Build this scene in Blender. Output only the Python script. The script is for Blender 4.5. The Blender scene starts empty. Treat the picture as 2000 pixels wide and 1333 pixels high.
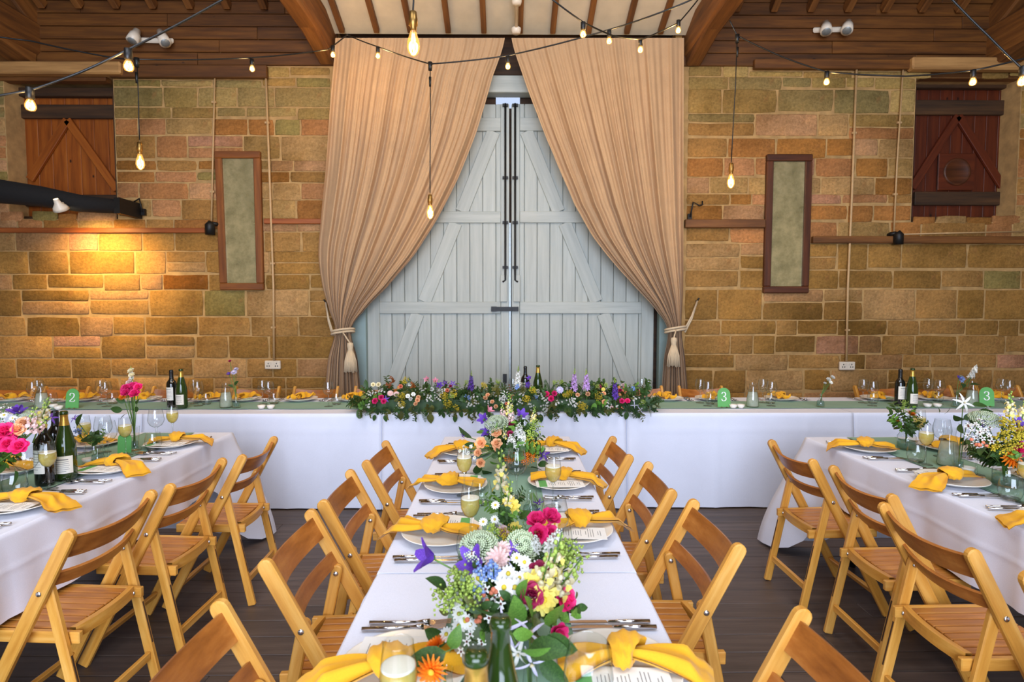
import bpy, bmesh, math, random
from mathutils import Vector, Matrix, Euler
random.seed(7)
PI = math.pi
V = Vector
SC = bpy.context.scene
C = SC.collection

# ------------------------------------------------------------------ camera, world, light, exposure
FPX = 1100.0                       # focal length in pixels of the 2000 x 1333 frame
PITCH, YAW = math.atan(58.5 / FPX), -math.atan(10 / FPX)
CAMZ = 1.53
cam_d = bpy.data.cameras.new('camera'); cam = bpy.data.objects.new('camera', cam_d); C.objects.link(cam)
cam.location = (0, 0, CAMZ); cam.rotation_euler = (PI / 2 - PITCH, 0, YAW)
cam_d.sensor_width = 36.0; cam_d.lens = 36.0 * FPX / 2000.0; cam_d.clip_start = 0.02
cam_d.dof.use_dof = True; cam_d.dof.focus_distance = 2.9; cam_d.dof.aperture_fstop = 4.5
SC.camera = cam
SC.view_settings.view_transform = 'Standard'; SC.view_settings.look = 'None'
SC.view_settings.exposure = 0.0; SC.view_settings.gamma = 1.0
SC.view_settings.use_curve_mapping = False
SC.cycles.max_bounces = 6; SC.cycles.diffuse_bounces = 3; SC.cycles.glossy_bounces = 3; SC.cycles.transmission_bounces = 4; SC.cycles.transparent_max_bounces = 16
SC.cycles.use_adaptive_sampling = True; SC.cycles.adaptive_threshold = 0.04
SC.cycles.caustics_reflective = False; SC.cycles.caustics_refractive = False
SC.cycles.sample_clamp_indirect = 6.0

world = bpy.data.worlds.new('world'); SC.world = world; world.use_nodes = True
world.node_tree.nodes['Background'].inputs[0].default_value = (0.62, 0.74, 1.0, 1)
world.node_tree.nodes['Background'].inputs[1].default_value = 1.0

def area_light(name, loc, rot, sx, sy, power, col):
    d = bpy.data.lights.new(name, 'AREA'); d.shape = 'RECTANGLE'; d.size = sx; d.size_y = sy
    d.energy = power; d.color = col
    o = bpy.data.objects.new(name, d); C.objects.link(o); o.location = loc; o.rotation_euler = rot
    return o
# daylight falling in through the wide open barn doorway behind the camera
area_light('doorway_daylight', (0.0, -3.75, 2.0), (PI / 2, 0, 0), 5.4, 3.8, 740, (0.70, 0.80, 1.0))
# two added overhead fills, no roof opening above, brightening the table tops
for sx in (-1.9, 1.9):
    area_light('overhead_fill', (sx, 0.4, 5.6), (math.radians(12), 0, 0), 2.4, 3.0, 135, (0.84, 0.90, 1.0))

# ------------------------------------------------------------------ helpers
RC = Euler((PI / 2 - PITCH, 0, YAW)).to_matrix()
def ray(px, py):
    return RC @ V(((px - 1000) / FPX, -(py - 666.5) / FPX, -1.0))
def at(px, py, Y):                 # point of the plane y = Y seen at that place of the photograph
    d = ray(px, py); t = Y / d.y
    return V((d.x * t, Y, CAMZ + d.z * t))
def onz(px, py, Z):                # point of the level z = Z
    d = ray(px, py); t = (Z - CAMZ) / d.z
    return V((d.x * t, d.y * t, Z))

def lin(c):
    c = c / 255.0
    return c / 12.92 if c <= 0.04045 else ((c + 0.055) / 1.055) ** 2.4
def rgb(r, g, b): return (lin(r), lin(g), lin(b), 1.0)

class NT:
    def __init__(s, name):
        s.m = bpy.data.materials.new(name); s.m.use_nodes = True
        s.n = s.m.node_tree.nodes; s.l = s.m.node_tree.links
        s.n.clear(); s.out = s.n.new('ShaderNodeOutputMaterial')
    def add(s, t, **kw):
        x = s.n.new('ShaderNode' + t)
        for k, v in kw.items():
            if k.startswith('i_'):
                key = k[2:].replace('_', ' ')
                x.inputs[key].default_value = v
            else: setattr(x, k, v)
        return x
    def link(s, a, b): s.l.new(a, b)
    def ramp(s, fac, stops):
        r = s.add('ValToRGB'); e = r.color_ramp.elements
        while len(e) < len(stops): e.new(0.5)
        for k, (p, c) in enumerate(stops): e[k].position = p; e[k].color = c
        s.link(fac, r.inputs[0]); return r
    def coord(s, scale=(1, 1, 1), kind='Object'):
        tc = s.add('TexCoord'); mp = s.add('Mapping'); mp.inputs['Scale'].default_value = scale
        s.link(tc.outputs[kind], mp.inputs[0]); return mp.outputs[0]
    def noise(s, vec, scale, detail=4, rough=0.55):
        n = s.add('TexNoise'); n.inputs['Scale'].default_value = scale; n.inputs['Detail'].default_value = detail
        n.inputs['Roughness'].default_value = rough; s.link(vec, n.inputs['Vector']); return n.outputs['Fac']
    def bsdf(s, col=None, rough=0.5, metal=0.0, **kw):
        b = s.add('BsdfPrincipled'); b.inputs['Roughness'].default_value = rough; b.inputs['Metallic'].default_value = metal
        if col is not None:
            if isinstance(col, tuple): b.inputs['Base Color'].default_value = col
            else: s.link(col, b.inputs['Base Color'])
        for k, v in kw.items(): b.inputs[k].default_value = v
        s.link(b.outputs[0], s.out.inputs[0]); return b
    def bump(s, b, h, strength=0.3, dist=0.01):
        n = s.add('Bump'); n.inputs['Strength'].default_value = strength; n.inputs['Distance'].default_value = dist
        s.link(h, n.inputs['Height']); s.link(n.outputs[0], b.inputs['Normal'])
    def mix(s, a, b, fac=0.5, mode='MIX'):
        m = s.add('MixRGB', blend_type=mode)
        for k, v in ((0, fac), (1, a), (2, b)):
            if isinstance(v, (tuple, float, int)): m.inputs[k].default_value = v
            else: s.link(v, m.inputs[k])
        return m.outputs[0]

def plain(name, col, rough=0.5, metal=0.0, var=0.12, scale=30, **kw):
    t = NT(name); f = t.noise(t.coord(), scale)
    lo = tuple(max(0, c * (1 - var)) for c in col[:3]) + (1,); hi = tuple(min(1, c * (1 + var)) for c in col[:3]) + (1,)
    r = t.ramp(f, [(0.3, lo), (0.7, hi)]); t.bsdf(r.outputs[0], rough, metal, **kw); return t.m

def wood(name, stops, rough=0.45, stretch=(1.2, 14, 14), scale=2.2, bump=0.15, rnd=0.25, coat=0.0, knots=False):
    t = NT(name); oi = t.add('ObjectInfo'); tc = t.add('TexCoord')
    ad = t.add('VectorMath', operation='ADD'); sc = t.add('VectorMath', operation='SCALE')
    cx = t.add('CombineXYZ'); t.link(oi.outputs['Random'], cx.inputs[0]); t.link(oi.outputs['Random'], cx.inputs[1]); t.link(oi.outputs['Random'], cx.inputs[2])
    t.link(cx.outputs[0], sc.inputs[0]); sc.inputs['Scale'].default_value = 37.0
    t.link(tc.outputs['Object'], ad.inputs[0]); t.link(sc.outputs[0], ad.inputs[1])
    mp = t.add('Mapping'); mp.inputs['Scale'].default_value = stretch; t.link(ad.outputs[0], mp.inputs[0])
    f = t.noise(mp.outputs[0], scale, 6, 0.62)
    r = t.ramp(f, stops)
    hv = t.add('HueSaturation'); t.link(r.outputs[0], hv.inputs['Color'])
    mr = t.add('MapRange'); t.link(oi.outputs['Random'], mr.inputs[0]); mr.inputs[3].default_value = 1 - rnd; mr.inputs[4].default_value = 1 + rnd
    t.link(mr.outputs[0], hv.inputs['Value'])
    col = hv.outputs[0]
    if knots:
        vo = t.add('TexVoronoi'); vo.inputs['Scale'].default_value = 3.2
        m2 = t.add('Mapping'); m2.inputs['Scale'].default_value = (1.0, 1.6, 1.0); t.link(ad.outputs[0], m2.inputs[0]); t.link(m2.outputs[0], vo.inputs['Vector'])
        kr = t.ramp(vo.outputs['Distance'], [(0.035, (1, 1, 1, 1)), (0.075, (0, 0, 0, 1))])
        col = t.mix(col, tuple(c * 0.18 for c in stops[0][1][:3]) + (1,), kr.outputs[0])
    b = t.bsdf(col, rough); b.inputs['Coat Weight'].default_value = coat; b.inputs['Coat Roughness'].default_value = 0.25
    if bump: t.bump(b, f, bump, 0.004)
    return t.m

class MB:
    """collects faces of one part"""
    def __init__(s): s.v = []; s.f = []; s.mi = []; s.sm = []
    def add(s, vs, fs, mi=0, smooth=True):
        k = len(s.v); s.v += [tuple(p) for p in vs]
        for f in fs: s.f.append(tuple(i + k for i in f)); s.mi.append(mi); s.sm.append(smooth)
    def box(s, c, size, mi=0, M=None):
        c = V(c); x, y, z = (d / 2 for d in size)
        vs = [V((a * x, b * y, d * z)) for a in (-1, 1) for b in (-1, 1) for d in (-1, 1)]
        vs = [(M @ p if M else p) + c for p in vs]
        s.add(vs, [(0, 1, 3, 2), (4, 6, 7, 5), (0, 4, 5, 1), (2, 3, 7, 6), (0, 2, 6, 4), (1, 5, 7, 3)], mi, False)
    def lathe(s, prof, n=24, mi=0, c=(0, 0, 0), smooth=True):
        c = V(c); vs = []; fs = []
        for r, z in prof:
            for k in range(n):
                a = 2 * PI * k / n; vs.append(c + V((r * math.cos(a), r * math.sin(a), z)))
        for j in range(len(prof) - 1):
            for k in range(n):
                k2 = (k + 1) % n; fs.append((j * n + k, j * n + k2, (j + 1) * n + k2, (j + 1) * n + k))
        s.add(vs, fs, mi, smooth)
    def disc(s, r, z, n=24, mi=0, c=(0, 0, 0)):
        c = V(c); s.add([c + V((r * math.cos(2 * PI * k / n), r * math.sin(2 * PI * k / n), z)) for k in range(n)], [tuple(range(n))], mi, False)
    def tube(s, path, r, n=8, mi=0, cap=True):
        P = [V(p) for p in path]; rs = r if isinstance(r, (list, tuple)) else [r] * len(P)
        vs = []; fs = []; ref = None
        for i, p in enumerate(P):
            t = (P[min(i + 1, len(P) - 1)] - P[max(i - 1, 0)]).normalized()
            if ref is None: ref = V((0, 0, 1)) if abs(t.z) < 0.9 else V((1, 0, 0))
            a = (ref - t * ref.dot(t)).normalized(); ref = a; b = t.cross(a)
            for k in range(n):
                q = 2 * PI * k / n; vs.append(p + (a * math.cos(q) + b * math.sin(q)) * rs[i])
        for i in range(len(P) - 1):
            for k in range(n):
                k2 = (k + 1) % n; fs.append((i * n + k, i * n + k2, (i + 1) * n + k2, (i + 1) * n + k))
        if cap: fs += [tuple(range(n))[::-1], tuple(range((len(P) - 1) * n, len(P) * n))]
        s.add(vs, fs, mi, True)
    def grid(s, fn, nu, nv, mi=0, smooth=True, closed=False):
        vs = [fn(i / nu, j / nv) for j in range(nv + 1) for i in range(nu + 1)]
        s.add(vs, [(j * (nu + 1) + i, j * (nu + 1) + i + 1, (j + 1) * (nu + 1) + i + 1, (j + 1) * (nu + 1) + i) for j in range(nv) for i in range(nu)], mi, smooth)
    def octa(s, c, r, mi=0):
        c = V(c); s.add([c + V(d) * r for d in ((1, 0, 0), (-1, 0, 0), (0, 1, 0), (0, -1, 0), (0, 0, 1), (0, 0, -1))],
              [(0, 2, 4), (2, 1, 4), (1, 3, 4), (3, 0, 4), (2, 0, 5), (1, 2, 5), (3, 1, 5), (0, 3, 5)], mi, True)
    def ball(s, c, r, nu=10, nv=6, mi=0, sz=1.0):
        c = V(c); s.grid(lambda u, v: c + V((math.cos(2 * PI * u) * math.sin(PI * v), math.sin(2 * PI * u) * math.sin(PI * v), -math.cos(PI * v) * sz)) * r, nu, nv, mi)
    def petal(s, base, d, n, L, W, curl=0.2, mi=0, tip=0.25, nu=2, nv=3, cup=0.15):
        d = V(d).normalized(); n = V(n); n = (n - d * n.dot(d)).normalized(); w = d.cross(n); base = V(base)
        def fn(u, v):
            prof = math.sin(PI * min(0.97, 0.12 + v * 0.80)) ** 0.7 * (1 - tip * v)
            x = (u - 0.5) * W * prof
            return base + d * (L * v * (1 - 0.15 * abs(curl) * v)) + w * x + n * (curl * L * v * v + cup * W * (abs(u - 0.5) * 2) ** 2 * prof)
        s.grid(fn, nu, nv, mi)
    def mesh(s, name, mats):
        m = bpy.data.meshes.new(name); m.from_pydata(s.v, [], s.f)
        for x in (mats if isinstance(mats, (list, tuple)) else [mats]): m.materials.append(x)
        m.polygons.foreach_set('material_index', s.mi); m.polygons.foreach_set('use_smooth', s.sm); m.update(); return m
    def build(s, name, mats, parent=None): return ob(name, s.mesh(name, mats), parent)

def ob(name, mesh, parent=None, M=None):
    o = bpy.data.objects.new(name, mesh); C.objects.link(o)
    if parent is not None: o.parent = parent
    if M is not None: o.matrix_basis = M
    return o
def tag(o, label, cat, group=None):
    o['label'] = label; o['category'] = cat
    if group: o['group'] = group
    return o
def thing(name, label, cat, loc=(0, 0, 0), rz=0.0, group=None):
    o = bpy.data.objects.new(name, None); C.objects.link(o); o.empty_display_size = 0.05
    o.location = loc; o.rotation_euler = (0, 0, rz); return tag(o, label, cat, group)
def struct(o, label=None, cat=None):
    o['kind'] = 'structure'
    if label: o['label'] = label
    if cat: o['category'] = cat
    return o
def copy_tree(o, parent=None):
    c = o.copy(); C.objects.link(c); c.parent = parent
    for ch in list(o.children): copy_tree(ch, c)
    return c
def put(proto, label, loc, rz=0.0, group=None, used=set()):
    """the prototype itself the first time, a copy of it with copies of its parts after that"""
    o = copy_tree(proto) if proto.name in used else proto
    used.add(proto.name)
    o.location = loc; o.rotation_euler = (0, 0, rz); o['label'] = label
    if group: o['group'] = group
    return o

_bars = {}
def bar_mesh(L, w, t, bev, mat, name, round_end=False):
    key = (round(L, 3), round(w, 4), round(t, 4), bev, mat.name, round_end)
    if key in _bars: return _bars[key]
    bm = bmesh.new(); pts = [(-L / 2, -w / 2)]
    if round_end:
        n = 7; rr = w / 2
        pts = [(L / 2, -w / 2), (L / 2, w / 2)] + [(-L / 2 + rr - rr * math.sin(PI * k / n), rr * math.cos(PI * k / n)) for k in range(n + 1)]
    else: pts = [(-L / 2, -w / 2), (L / 2, -w / 2), (L / 2, w / 2), (-L / 2, w / 2)]
    f = bm.faces.new([bm.verts.new((x, y, -t / 2)) for x, y in pts])
    r = bmesh.ops.extrude_face_region(bm, geom=[f])
    bmesh.ops.translate(bm, verts=[g for g in r['geom'] if isinstance(g, bmesh.types.BMVert)], vec=(0, 0, t))
    bmesh.ops.recalc_face_normals(bm, faces=bm.faces[:])
    if bev: bmesh.ops.bevel(bm, geom=[e for e in bm.edges if len(e.link_faces) == 2 and e.calc_face_angle() > 0.8], offset=bev, segments=1, affect='EDGES')
    m = bpy.data.meshes.new(name); bm.to_mesh(m); bm.free(); m.materials.append(mat); _bars[key] = m; return m
def bar(name, p0, p1, w, t, mat, parent=None, up=(0, 0, 1), bev=0.004, round_end=False):
    """a bar from p0 to p1: w across, t along 'up'"""
    p0, p1 = V(p0), V(p1); x = (p1 - p0); L = x.length; x.normalize()
    z = V(up); z = (z - x * z.dot(x)).normalized(); y = z.cross(x)
    M = Matrix((x, y, z)).transposed().to_4x4(); M.translation = (p0 + p1) / 2
    return ob(name, bar_mesh(L, w, t, bev, mat, name, round_end), parent, M)

def lerp_table(T, y):
    if y <= T[0][0]: return T[0][1]
    for (a, p), (b, q) in zip(T, T[1:]):
        if y <= b:
            k = (y - a) / (b - a); return p + (q - p) * k
    return T[-1][1]
def smooth_table(T):
    """Catmull-Rom through the table, resampled"""
    out = []
    for i in range(len(T) - 1):
        p0, p1, p2, p3 = T[max(i - 1, 0)], T[i], T[i + 1], T[min(i + 2, len(T) - 1)]
        for k in range(8):
            t = k / 8
            q = 0.5 * (2 * p1[1] + (p2[1] - p0[1]) * t + (2 * p0[1] - 5 * p1[1] + 4 * p2[1] - p3[1]) * t * t + (3 * p1[1] - p0[1] - 3 * p2[1] + p3[1]) * t ** 3)
            out.append((p1[0] + (p2[0] - p1[0]) * t, q))
    return out + [T[-1]]

# ------------------------------------------------------------------ materials
def stone_material(name, own_colour):
    t = NT(name); co = t.coord()
    if own_colour: base = t.add('ObjectInfo').outputs['Color']
    else: base = rgb(176, 148, 104)
    n1 = t.noise(co, 3.5, 5, 0.6); n2 = t.noise(co, 38, 4, 0.7); n3 = t.noise(co, 9.0, 3, 0.5)
    r1 = t.ramp(n1, [(0.25, (0.62, 0.58, 0.52, 1)), (0.5, (0.95, 0.93, 0.9, 1)), (0.75, (1.22, 1.16, 1.02, 1))])
    c = t.mix(base, r1.outputs[0], 1.0, 'MULTIPLY')
    r2 = t.ramp(n2, [(0.3, (0.62, 0.60, 0.55, 1)), (0.62, (1.1, 1.07, 1.03, 1))])
    c = t.mix(c, r2.outputs[0], 0.8, 'MULTIPLY')
    ge = t.add('NewGeometry'); big = t.noise(ge.outputs['Position'], 1.1, 5, 0.65)
    rb = t.ramp(big, [(0.32, (0.55, 0.52, 0.40, 1)), (0.5, (0.95, 0.95, 0.92, 1)), (0.68, (1.22, 1.14, 1.02, 1))]); c = t.mix(c, rb.outputs[0], 0.9, 'MULTIPLY')
    tx = t.noise(t.coord((1, 1, 3.2)), 60, 3, 0.75); c = t.mix(c, t.ramp(tx, [(0.35, (0.74, 0.72, 0.68, 1)), (0.55, (1.05, 1.04, 1.02, 1))]).outputs[0], 0.6, 'MULTIPLY')
    r3 = t.ramp(n3, [(0.60, (0, 0, 0, 1)), (0.72, (1, 1, 1, 1))])
    c = t.mix(c, rgb(150, 100, 58), t.mix((0, 0, 0, 1), r3.outputs[0], 0.32))
    b = t.bsdf(c, 0.92); b.inputs['Specular IOR Level'].default_value = 0.15
    h = t.mix(n2, n3, 0.45); t.bump(b, h, 0.8, 0.02); return t.m
M_STONE = stone_material('sandstone', True)
M_MORTAR = plain('lime_mortar', rgb(178, 142, 90), 0.95, var=0.25, scale=9)
def rubble_material():
    t = NT('rubble_wall'); co = t.coord()
    br = t.add('TexBrick'); br.inputs['Scale'].default_value = 1.0; br.inputs['Brick Width'].default_value = 0.5; br.inputs['Row Height'].default_value = 0.24
    br.inputs['Mortar Size'].default_value = 0.012; br.inputs['Color1'].default_value = rgb(172, 140, 92); br.inputs['Color2'].default_value = rgb(138, 112, 76); br.inputs['Mortar'].default_value = rgb(190, 165, 125)
    mp = t.coord((1, 1, 1)); sx = t.add('SeparateXYZ'); t.link(mp, sx.inputs[0]); ad = t.add('MATH' if False else 'Math', operation='ADD'); t.link(sx.outputs[0], ad.inputs[0]); t.link(sx.outputs[1], ad.inputs[1])
    cb = t.add('CombineXYZ'); t.link(ad.outputs[0], cb.inputs[0]); t.link(sx.outputs[2], cb.inputs[1]); t.link(cb.outputs[0], br.inputs['Vector'])
    c = t.mix(br.outputs['Color'], t.ramp(t.noise(co, 6), [(0.3, (0.6, 0.6, 0.55, 1)), (0.7, (1.1, 1.1, 1.05, 1))]).outputs[0], 1.0, 'MULTIPLY')
    t.bsdf(c, 0.95); return t.m
M_RUBBLE = rubble_material()
M_FLOOR = wood('floor_boards', [(0.25, rgb(62, 50, 44)), (0.55, rgb(86, 71, 62)), (0.8, rgb(108, 92, 81))], 0.5, (0.8, 10, 10), 2.6, 0.2, 0.16)
M_BOARD = wood('weatherboard', [(0.25, rgb(58, 32, 9)), (0.5, rgb(96, 56, 16)), (0.8, rgb(128, 80, 28))], 0.6, (0.7, 9, 9), 2.2, 0.2, 0.18, knots=True)
M_OAK = wood('old_oak', [(0.25, rgb(66, 38, 14)), (0.5, rgb(112, 68, 26)), (0.8, rgb(150, 98, 44))], 0.65, (0.6, 7, 7), 2.2, 0.4, 0.12)
M_PALEOAK = wood('pale_oak_lintel', [(0.25, rgb(132, 94, 52)), (0.55, rgb(178, 132, 76)), (0.8, rgb(205, 160, 98))], 0.7, (0.6, 8, 8), 2.2, 0.4, 0.08)
M_DARKOAK = wood('dark_timber', [(0.25, rgb(38, 24, 12)), (0.55, rgb(72, 46, 22)), (0.8, rgb(100, 66, 34))], 0.7, (0.6, 8, 8), 2.2, 0.3, 0.12)
M_BATTEN = wood('stained_batten', [(0.25, rgb(110, 52, 20)), (0.55, rgb(150, 78, 32)), (0.8, rgb(178, 100, 46))], 0.55, (0.6, 9, 9), 2.2, 0.2, 0.06)
M_PINE = wood('varnished_pine', [(0.25, rgb(104, 48, 10)), (0.5, rgb(146, 74, 18)), (0.8, rgb(172, 98, 30))], 0.5, (0.8, 10, 10), 2.0, 0.12, 0.10, knots=True)
M_PINERED = wood('red_stained_pine', [(0.25, rgb(60, 20, 6)), (0.5, rgb(90, 34, 10)), (0.8, rgb(112, 48, 16))], 0.5, (0.8, 10, 10), 2.0, 0.12, 0.10, knots=True)
M_FRAME = wood('mirror_frame_wood', [(0.25, rgb(84, 44, 14)), (0.55, rgb(124, 70, 26)), (0.8, rgb(156, 96, 40))], 0.5, (0.8, 10, 10), 2.2, 0.3, 0.08)
M_FRAMEDARK = wood('dark_mirror_frame_wood', [(0.25, rgb(52, 24, 10)), (0.55, rgb(84, 42, 18)), (0.8, rgb(110, 60, 28))], 0.5, (0.8, 10, 10), 2.2, 0.3, 0.08)
M_PAINT = wood('sage_grey_paint', [(0.2, rgb(158, 163, 156)), (0.5, rgb(174, 179, 171)), (0.8, rgb(187, 191, 183))], 0.55, (0.8, 12, 12), 2.0, 0.08, 0.035)
M_JAMB = plain('blue_grey_paint', rgb(140, 162, 160), 0.55, var=0.06, scale=5)
M_WHITEPANEL = plain('limewashed_panel', rgb(206, 192, 164), 0.8, var=0.08, scale=6)
M_BLACK = plain('black_iron', rgb(24, 23, 22), 0.5, 0.3, var=0.2)
M_BLACKPLASTIC = plain('black_plastic', rgb(18, 17, 16), 0.4)
M_BLACKCLOTH = plain('black_cloth', rgb(14, 12, 11), 0.9, var=0.3, scale=60)
M_GREYSTEEL = plain('grey_steel_strip', rgb(150, 158, 160), 0.4, 0.5)
M_WHITEPLASTIC = plain('white_plastic', rgb(226, 214, 194), 0.35, var=0.04)
M_PIPE = plain('painted_conduit', rgb(196, 160, 112), 0.5, var=0.08)
def cloth_mat(name, c, bumpn=0.25, sheen=0.1, var=0.05, scale=420, rough=0.9):
    t = NT(name); co = t.coord(); f = t.noise(co, scale, 2); g = t.noise(co, 7, 4)
    r = t.ramp(g, [(0.3, tuple(x * (1 - var) for x in c[:3]) + (1,)), (0.7, tuple(min(1, x * (1 + var)) for x in c[:3]) + (1,))])
    w = t.ramp(f, [(0.3, (0.9, 0.9, 0.9, 1)), (0.7, (1, 1, 1, 1))])
    b = t.bsdf(t.mix(r.outputs[0], w.outputs[0], 1.0, 'MULTIPLY'), rough); b.inputs['Sheen Weight'].default_value = sheen
    b.inputs['Specular IOR Level'].default_value = 0.2
    t.bump(b, f, bumpn, 0.0015); return t.m
M_LINEN = cloth_mat('oatmeal_linen', rgb(190, 156, 118), 0.15, 0.1, 0.05, 160)
M_CLOTH = cloth_mat('white_cotton', rgb(234, 236, 248), 0.08, 0.05, 0.015, 500)
M_RUNNER = cloth_mat('sage_green_cotton', rgb(138, 172, 146), 0.15, 0.1, 0.05, 420)
M_NAPKIN = cloth_mat('mustard_cotton', rgb(236, 172, 38), 0.2, 0.15, 0.06, 420)
M_ROPE = cloth_mat('cream_cord', rgb(214, 192, 158), 0.5, 0.1, 0.12, 240)
ST = [(0.25, rgb(190, 124, 40)), (0.5, rgb(216, 154, 64)), (0.8, rgb(234, 182, 98))]
M_CHAIR = wood('beech_rail', ST, 0.42, (1.5, 16, 16), 2.4, 0.06, 0.10, 0.25)
M_SEAT = wood('beech_slat', [(0.25, rgb(150, 88, 30)), (0.5, rgb(186, 118, 46)), (0.8, rgb(212, 150, 72))], 0.4, (1.5, 16, 16), 2.4, 0.06, 0.12, 0.25)
M_PLY = wood('bent_ply', [(0.25, rgb(126, 68, 20)), (0.5, rgb(166, 98, 36)), (0.8, rgb(198, 132, 62))], 0.38, (1.8, 10, 10), 2.6, 0.05, 0.12, 0.3)
M_STEEL = plain('bright_steel', rgb(208, 206, 204), 0.22, 1.0, var=0.05)
M_CUTLERY = plain('polished_cutlery', rgb(206, 202, 200), 0.14, 1.0, var=0.04)
M_CHINA = plain('ivory_china', rgb(240, 234, 222), 0.18, var=0.02)
M_CARD = plain('white_card', rgb(240, 238, 232), 0.7, var=0.02)
M_INK = plain('grey_ink', rgb(120, 118, 116), 0.8)
M_GREENCARD = plain('leaf_green_card', rgb(98, 172, 92), 0.6, var=0.04)
M_WHITEINK = plain('white_print', rgb(244, 244, 240), 0.6, var=0.01)
M_GOLD = plain('gold_foil', rgb(206, 160, 72), 0.32, 0.75, var=0.15, scale=80)
M_LABEL = plain('bottle_label', rgb(236, 230, 216), 0.6, var=0.02)
M_BRASS = plain('aged_brass', rgb(150, 116, 62), 0.35, 0.9)
M_WAX = plain('candle_wax', rgb(240, 236, 226), 0.5, var=0.02)
M_TABLETOP = wood('table_ply', [(0.25, rgb(120, 86, 50)), (0.6, rgb(158, 118, 74)), (0.8, rgb(180, 140, 94))], 0.6)

def thin_glass(name, tint=(0.95, 0.97, 0.965, 1), edge=(0.38, 0.43, 0.41, 1), refl=1.0):
    t = NT(name); lw = t.add('LayerWeight'); lw.inputs['Blend'].default_value = 0.35
    r = t.ramp(lw.outputs['Facing'], [(0.42, tint), (0.95, edge)])
    tr = t.add('BsdfTransparent'); t.link(r.outputs[0], tr.inputs[0])
    gl = t.add('BsdfGlossy'); gl.inputs['Roughness'].default_value = 0.03
    pw = t.add('Math', operation='POWER'); t.link(lw.outputs['Facing'], pw.inputs[0]); pw.inputs[1].default_value = 2.5
    mu = t.add('Math', operation='MULTIPLY_ADD'); t.link(pw.outputs[0], mu.inputs[0]); mu.inputs[1].default_value = .50 * refl; mu.inputs[2].default_value = .085
    mx = t.add('MixShader'); t.link(mu.outputs[0], mx.inputs[0]); t.link(tr.outputs[0], mx.inputs[1]); t.link(gl.outputs[0], mx.inputs[2])
    t.link(mx.outputs[0], t.out.inputs[0]); return t.m
M_GLASS = thin_glass('clear_glass')
M_TEAL = thin_glass('tinted_glass', (0.80, 0.93, 0.90, 1), (0.22, 0.42, 0.40, 1))
def bulb_glass():
    m = thin_glass('amber_bulb_glass', (1.0, 0.90, 0.62, 1), (0.9, 0.6, 0.2, 1)); t = m.node_tree; out = t.nodes['Material Output']; old = out.inputs[0].links[0].from_socket
    e = t.nodes.new('ShaderNodeEmission'); e.inputs[0].default_value = (1.0, 0.52, 0.12, 1); e.inputs[1].default_value = 0.55
    a = t.nodes.new('ShaderNodeAddShader'); t.links.new(old, a.inputs[0]); t.links.new(e.outputs[0], a.inputs[1]); t.links.new(a.outputs[0], out.inputs[0]); return m
M_BULBGLASS = bulb_glass()
def liquid(name, c, alpha):
    t = NT(name); tr = t.add('BsdfTransparent'); tr.inputs[0].default_value = c
    b = t.add('BsdfPrincipled'); b.inputs['Base Color'].default_value = c; b.inputs['Roughness'].default_value = 0.1
    mx = t.add('MixShader'); mx.inputs[0].default_value = alpha; t.link(tr.outputs[0], mx.inputs[1]); t.link(b.outputs[0], mx.inputs[2])
    t.link(mx.outputs[0], t.out.inputs[0]); return t.m
M_FIZZ = liquid('pale_sparkling_wine', rgb(244, 226, 138), 0.42)
M_WATER = liquid('water', rgb(206, 226, 220), 0.12)
M_FOAM = plain('foam', rgb(246, 240, 220), 0.6, var=0.02)
M_FROST = liquid('misted_glass', rgb(226, 232, 216), 0.4)
M_GREENGLASS = None
def bottle_glass(name, c, alpha):
    t = NT(name); tr = t.add('BsdfTransparent'); tr.inputs[0].default_value = c
    b = t.add('BsdfPrincipled'); b.inputs['Base Color'].default_value = c; b.inputs['Roughness'].default_value = 0.07; b.inputs['Coat Weight'].default_value = 0.5
    mx = t.add('MixShader'); mx.inputs[0].default_value = alpha; t.link(tr.outputs[0], mx.inputs[1]); t.link(b.outputs[0], mx.inputs[2])
    t.link(mx.outputs[0], t.out.inputs[0]); return t.m
M_GREENGLASS = bottle_glass('green_bottle_glass', rgb(44, 66, 22), 0.82)
M_DARKGLASS = bottle_glass('dark_bottle_glass', rgb(18, 18, 14), 0.97)
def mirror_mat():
    t = NT('foxed_mirror_painted_reflection'); f = t.noise(t.coord(), 5, 6, 0.7)
    r = t.ramp(f, [(0.3, rgb(146, 140, 98)), (0.6, rgb(216, 206, 158))])  # foxing noise; its pale yellow base stands in for a bright reflection
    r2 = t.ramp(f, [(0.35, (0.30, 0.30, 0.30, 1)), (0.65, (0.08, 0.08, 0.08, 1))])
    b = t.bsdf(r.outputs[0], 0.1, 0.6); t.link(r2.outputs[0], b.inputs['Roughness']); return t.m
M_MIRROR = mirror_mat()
def glow(name, c, s):
    t = NT(name); e = t.add('Emission'); e.inputs[0].default_value = c; e.inputs[1].default_value = s
    t.link(e.outputs[0], t.out.inputs[0]); return t.m
M_FILAMENT = glow('glowing_filament', (1.0, 0.50, 0.10, 1), 14)
M_LAMPFACE = glow('lamp_face', (1.0, 0.86, 0.6, 1), 14)
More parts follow.
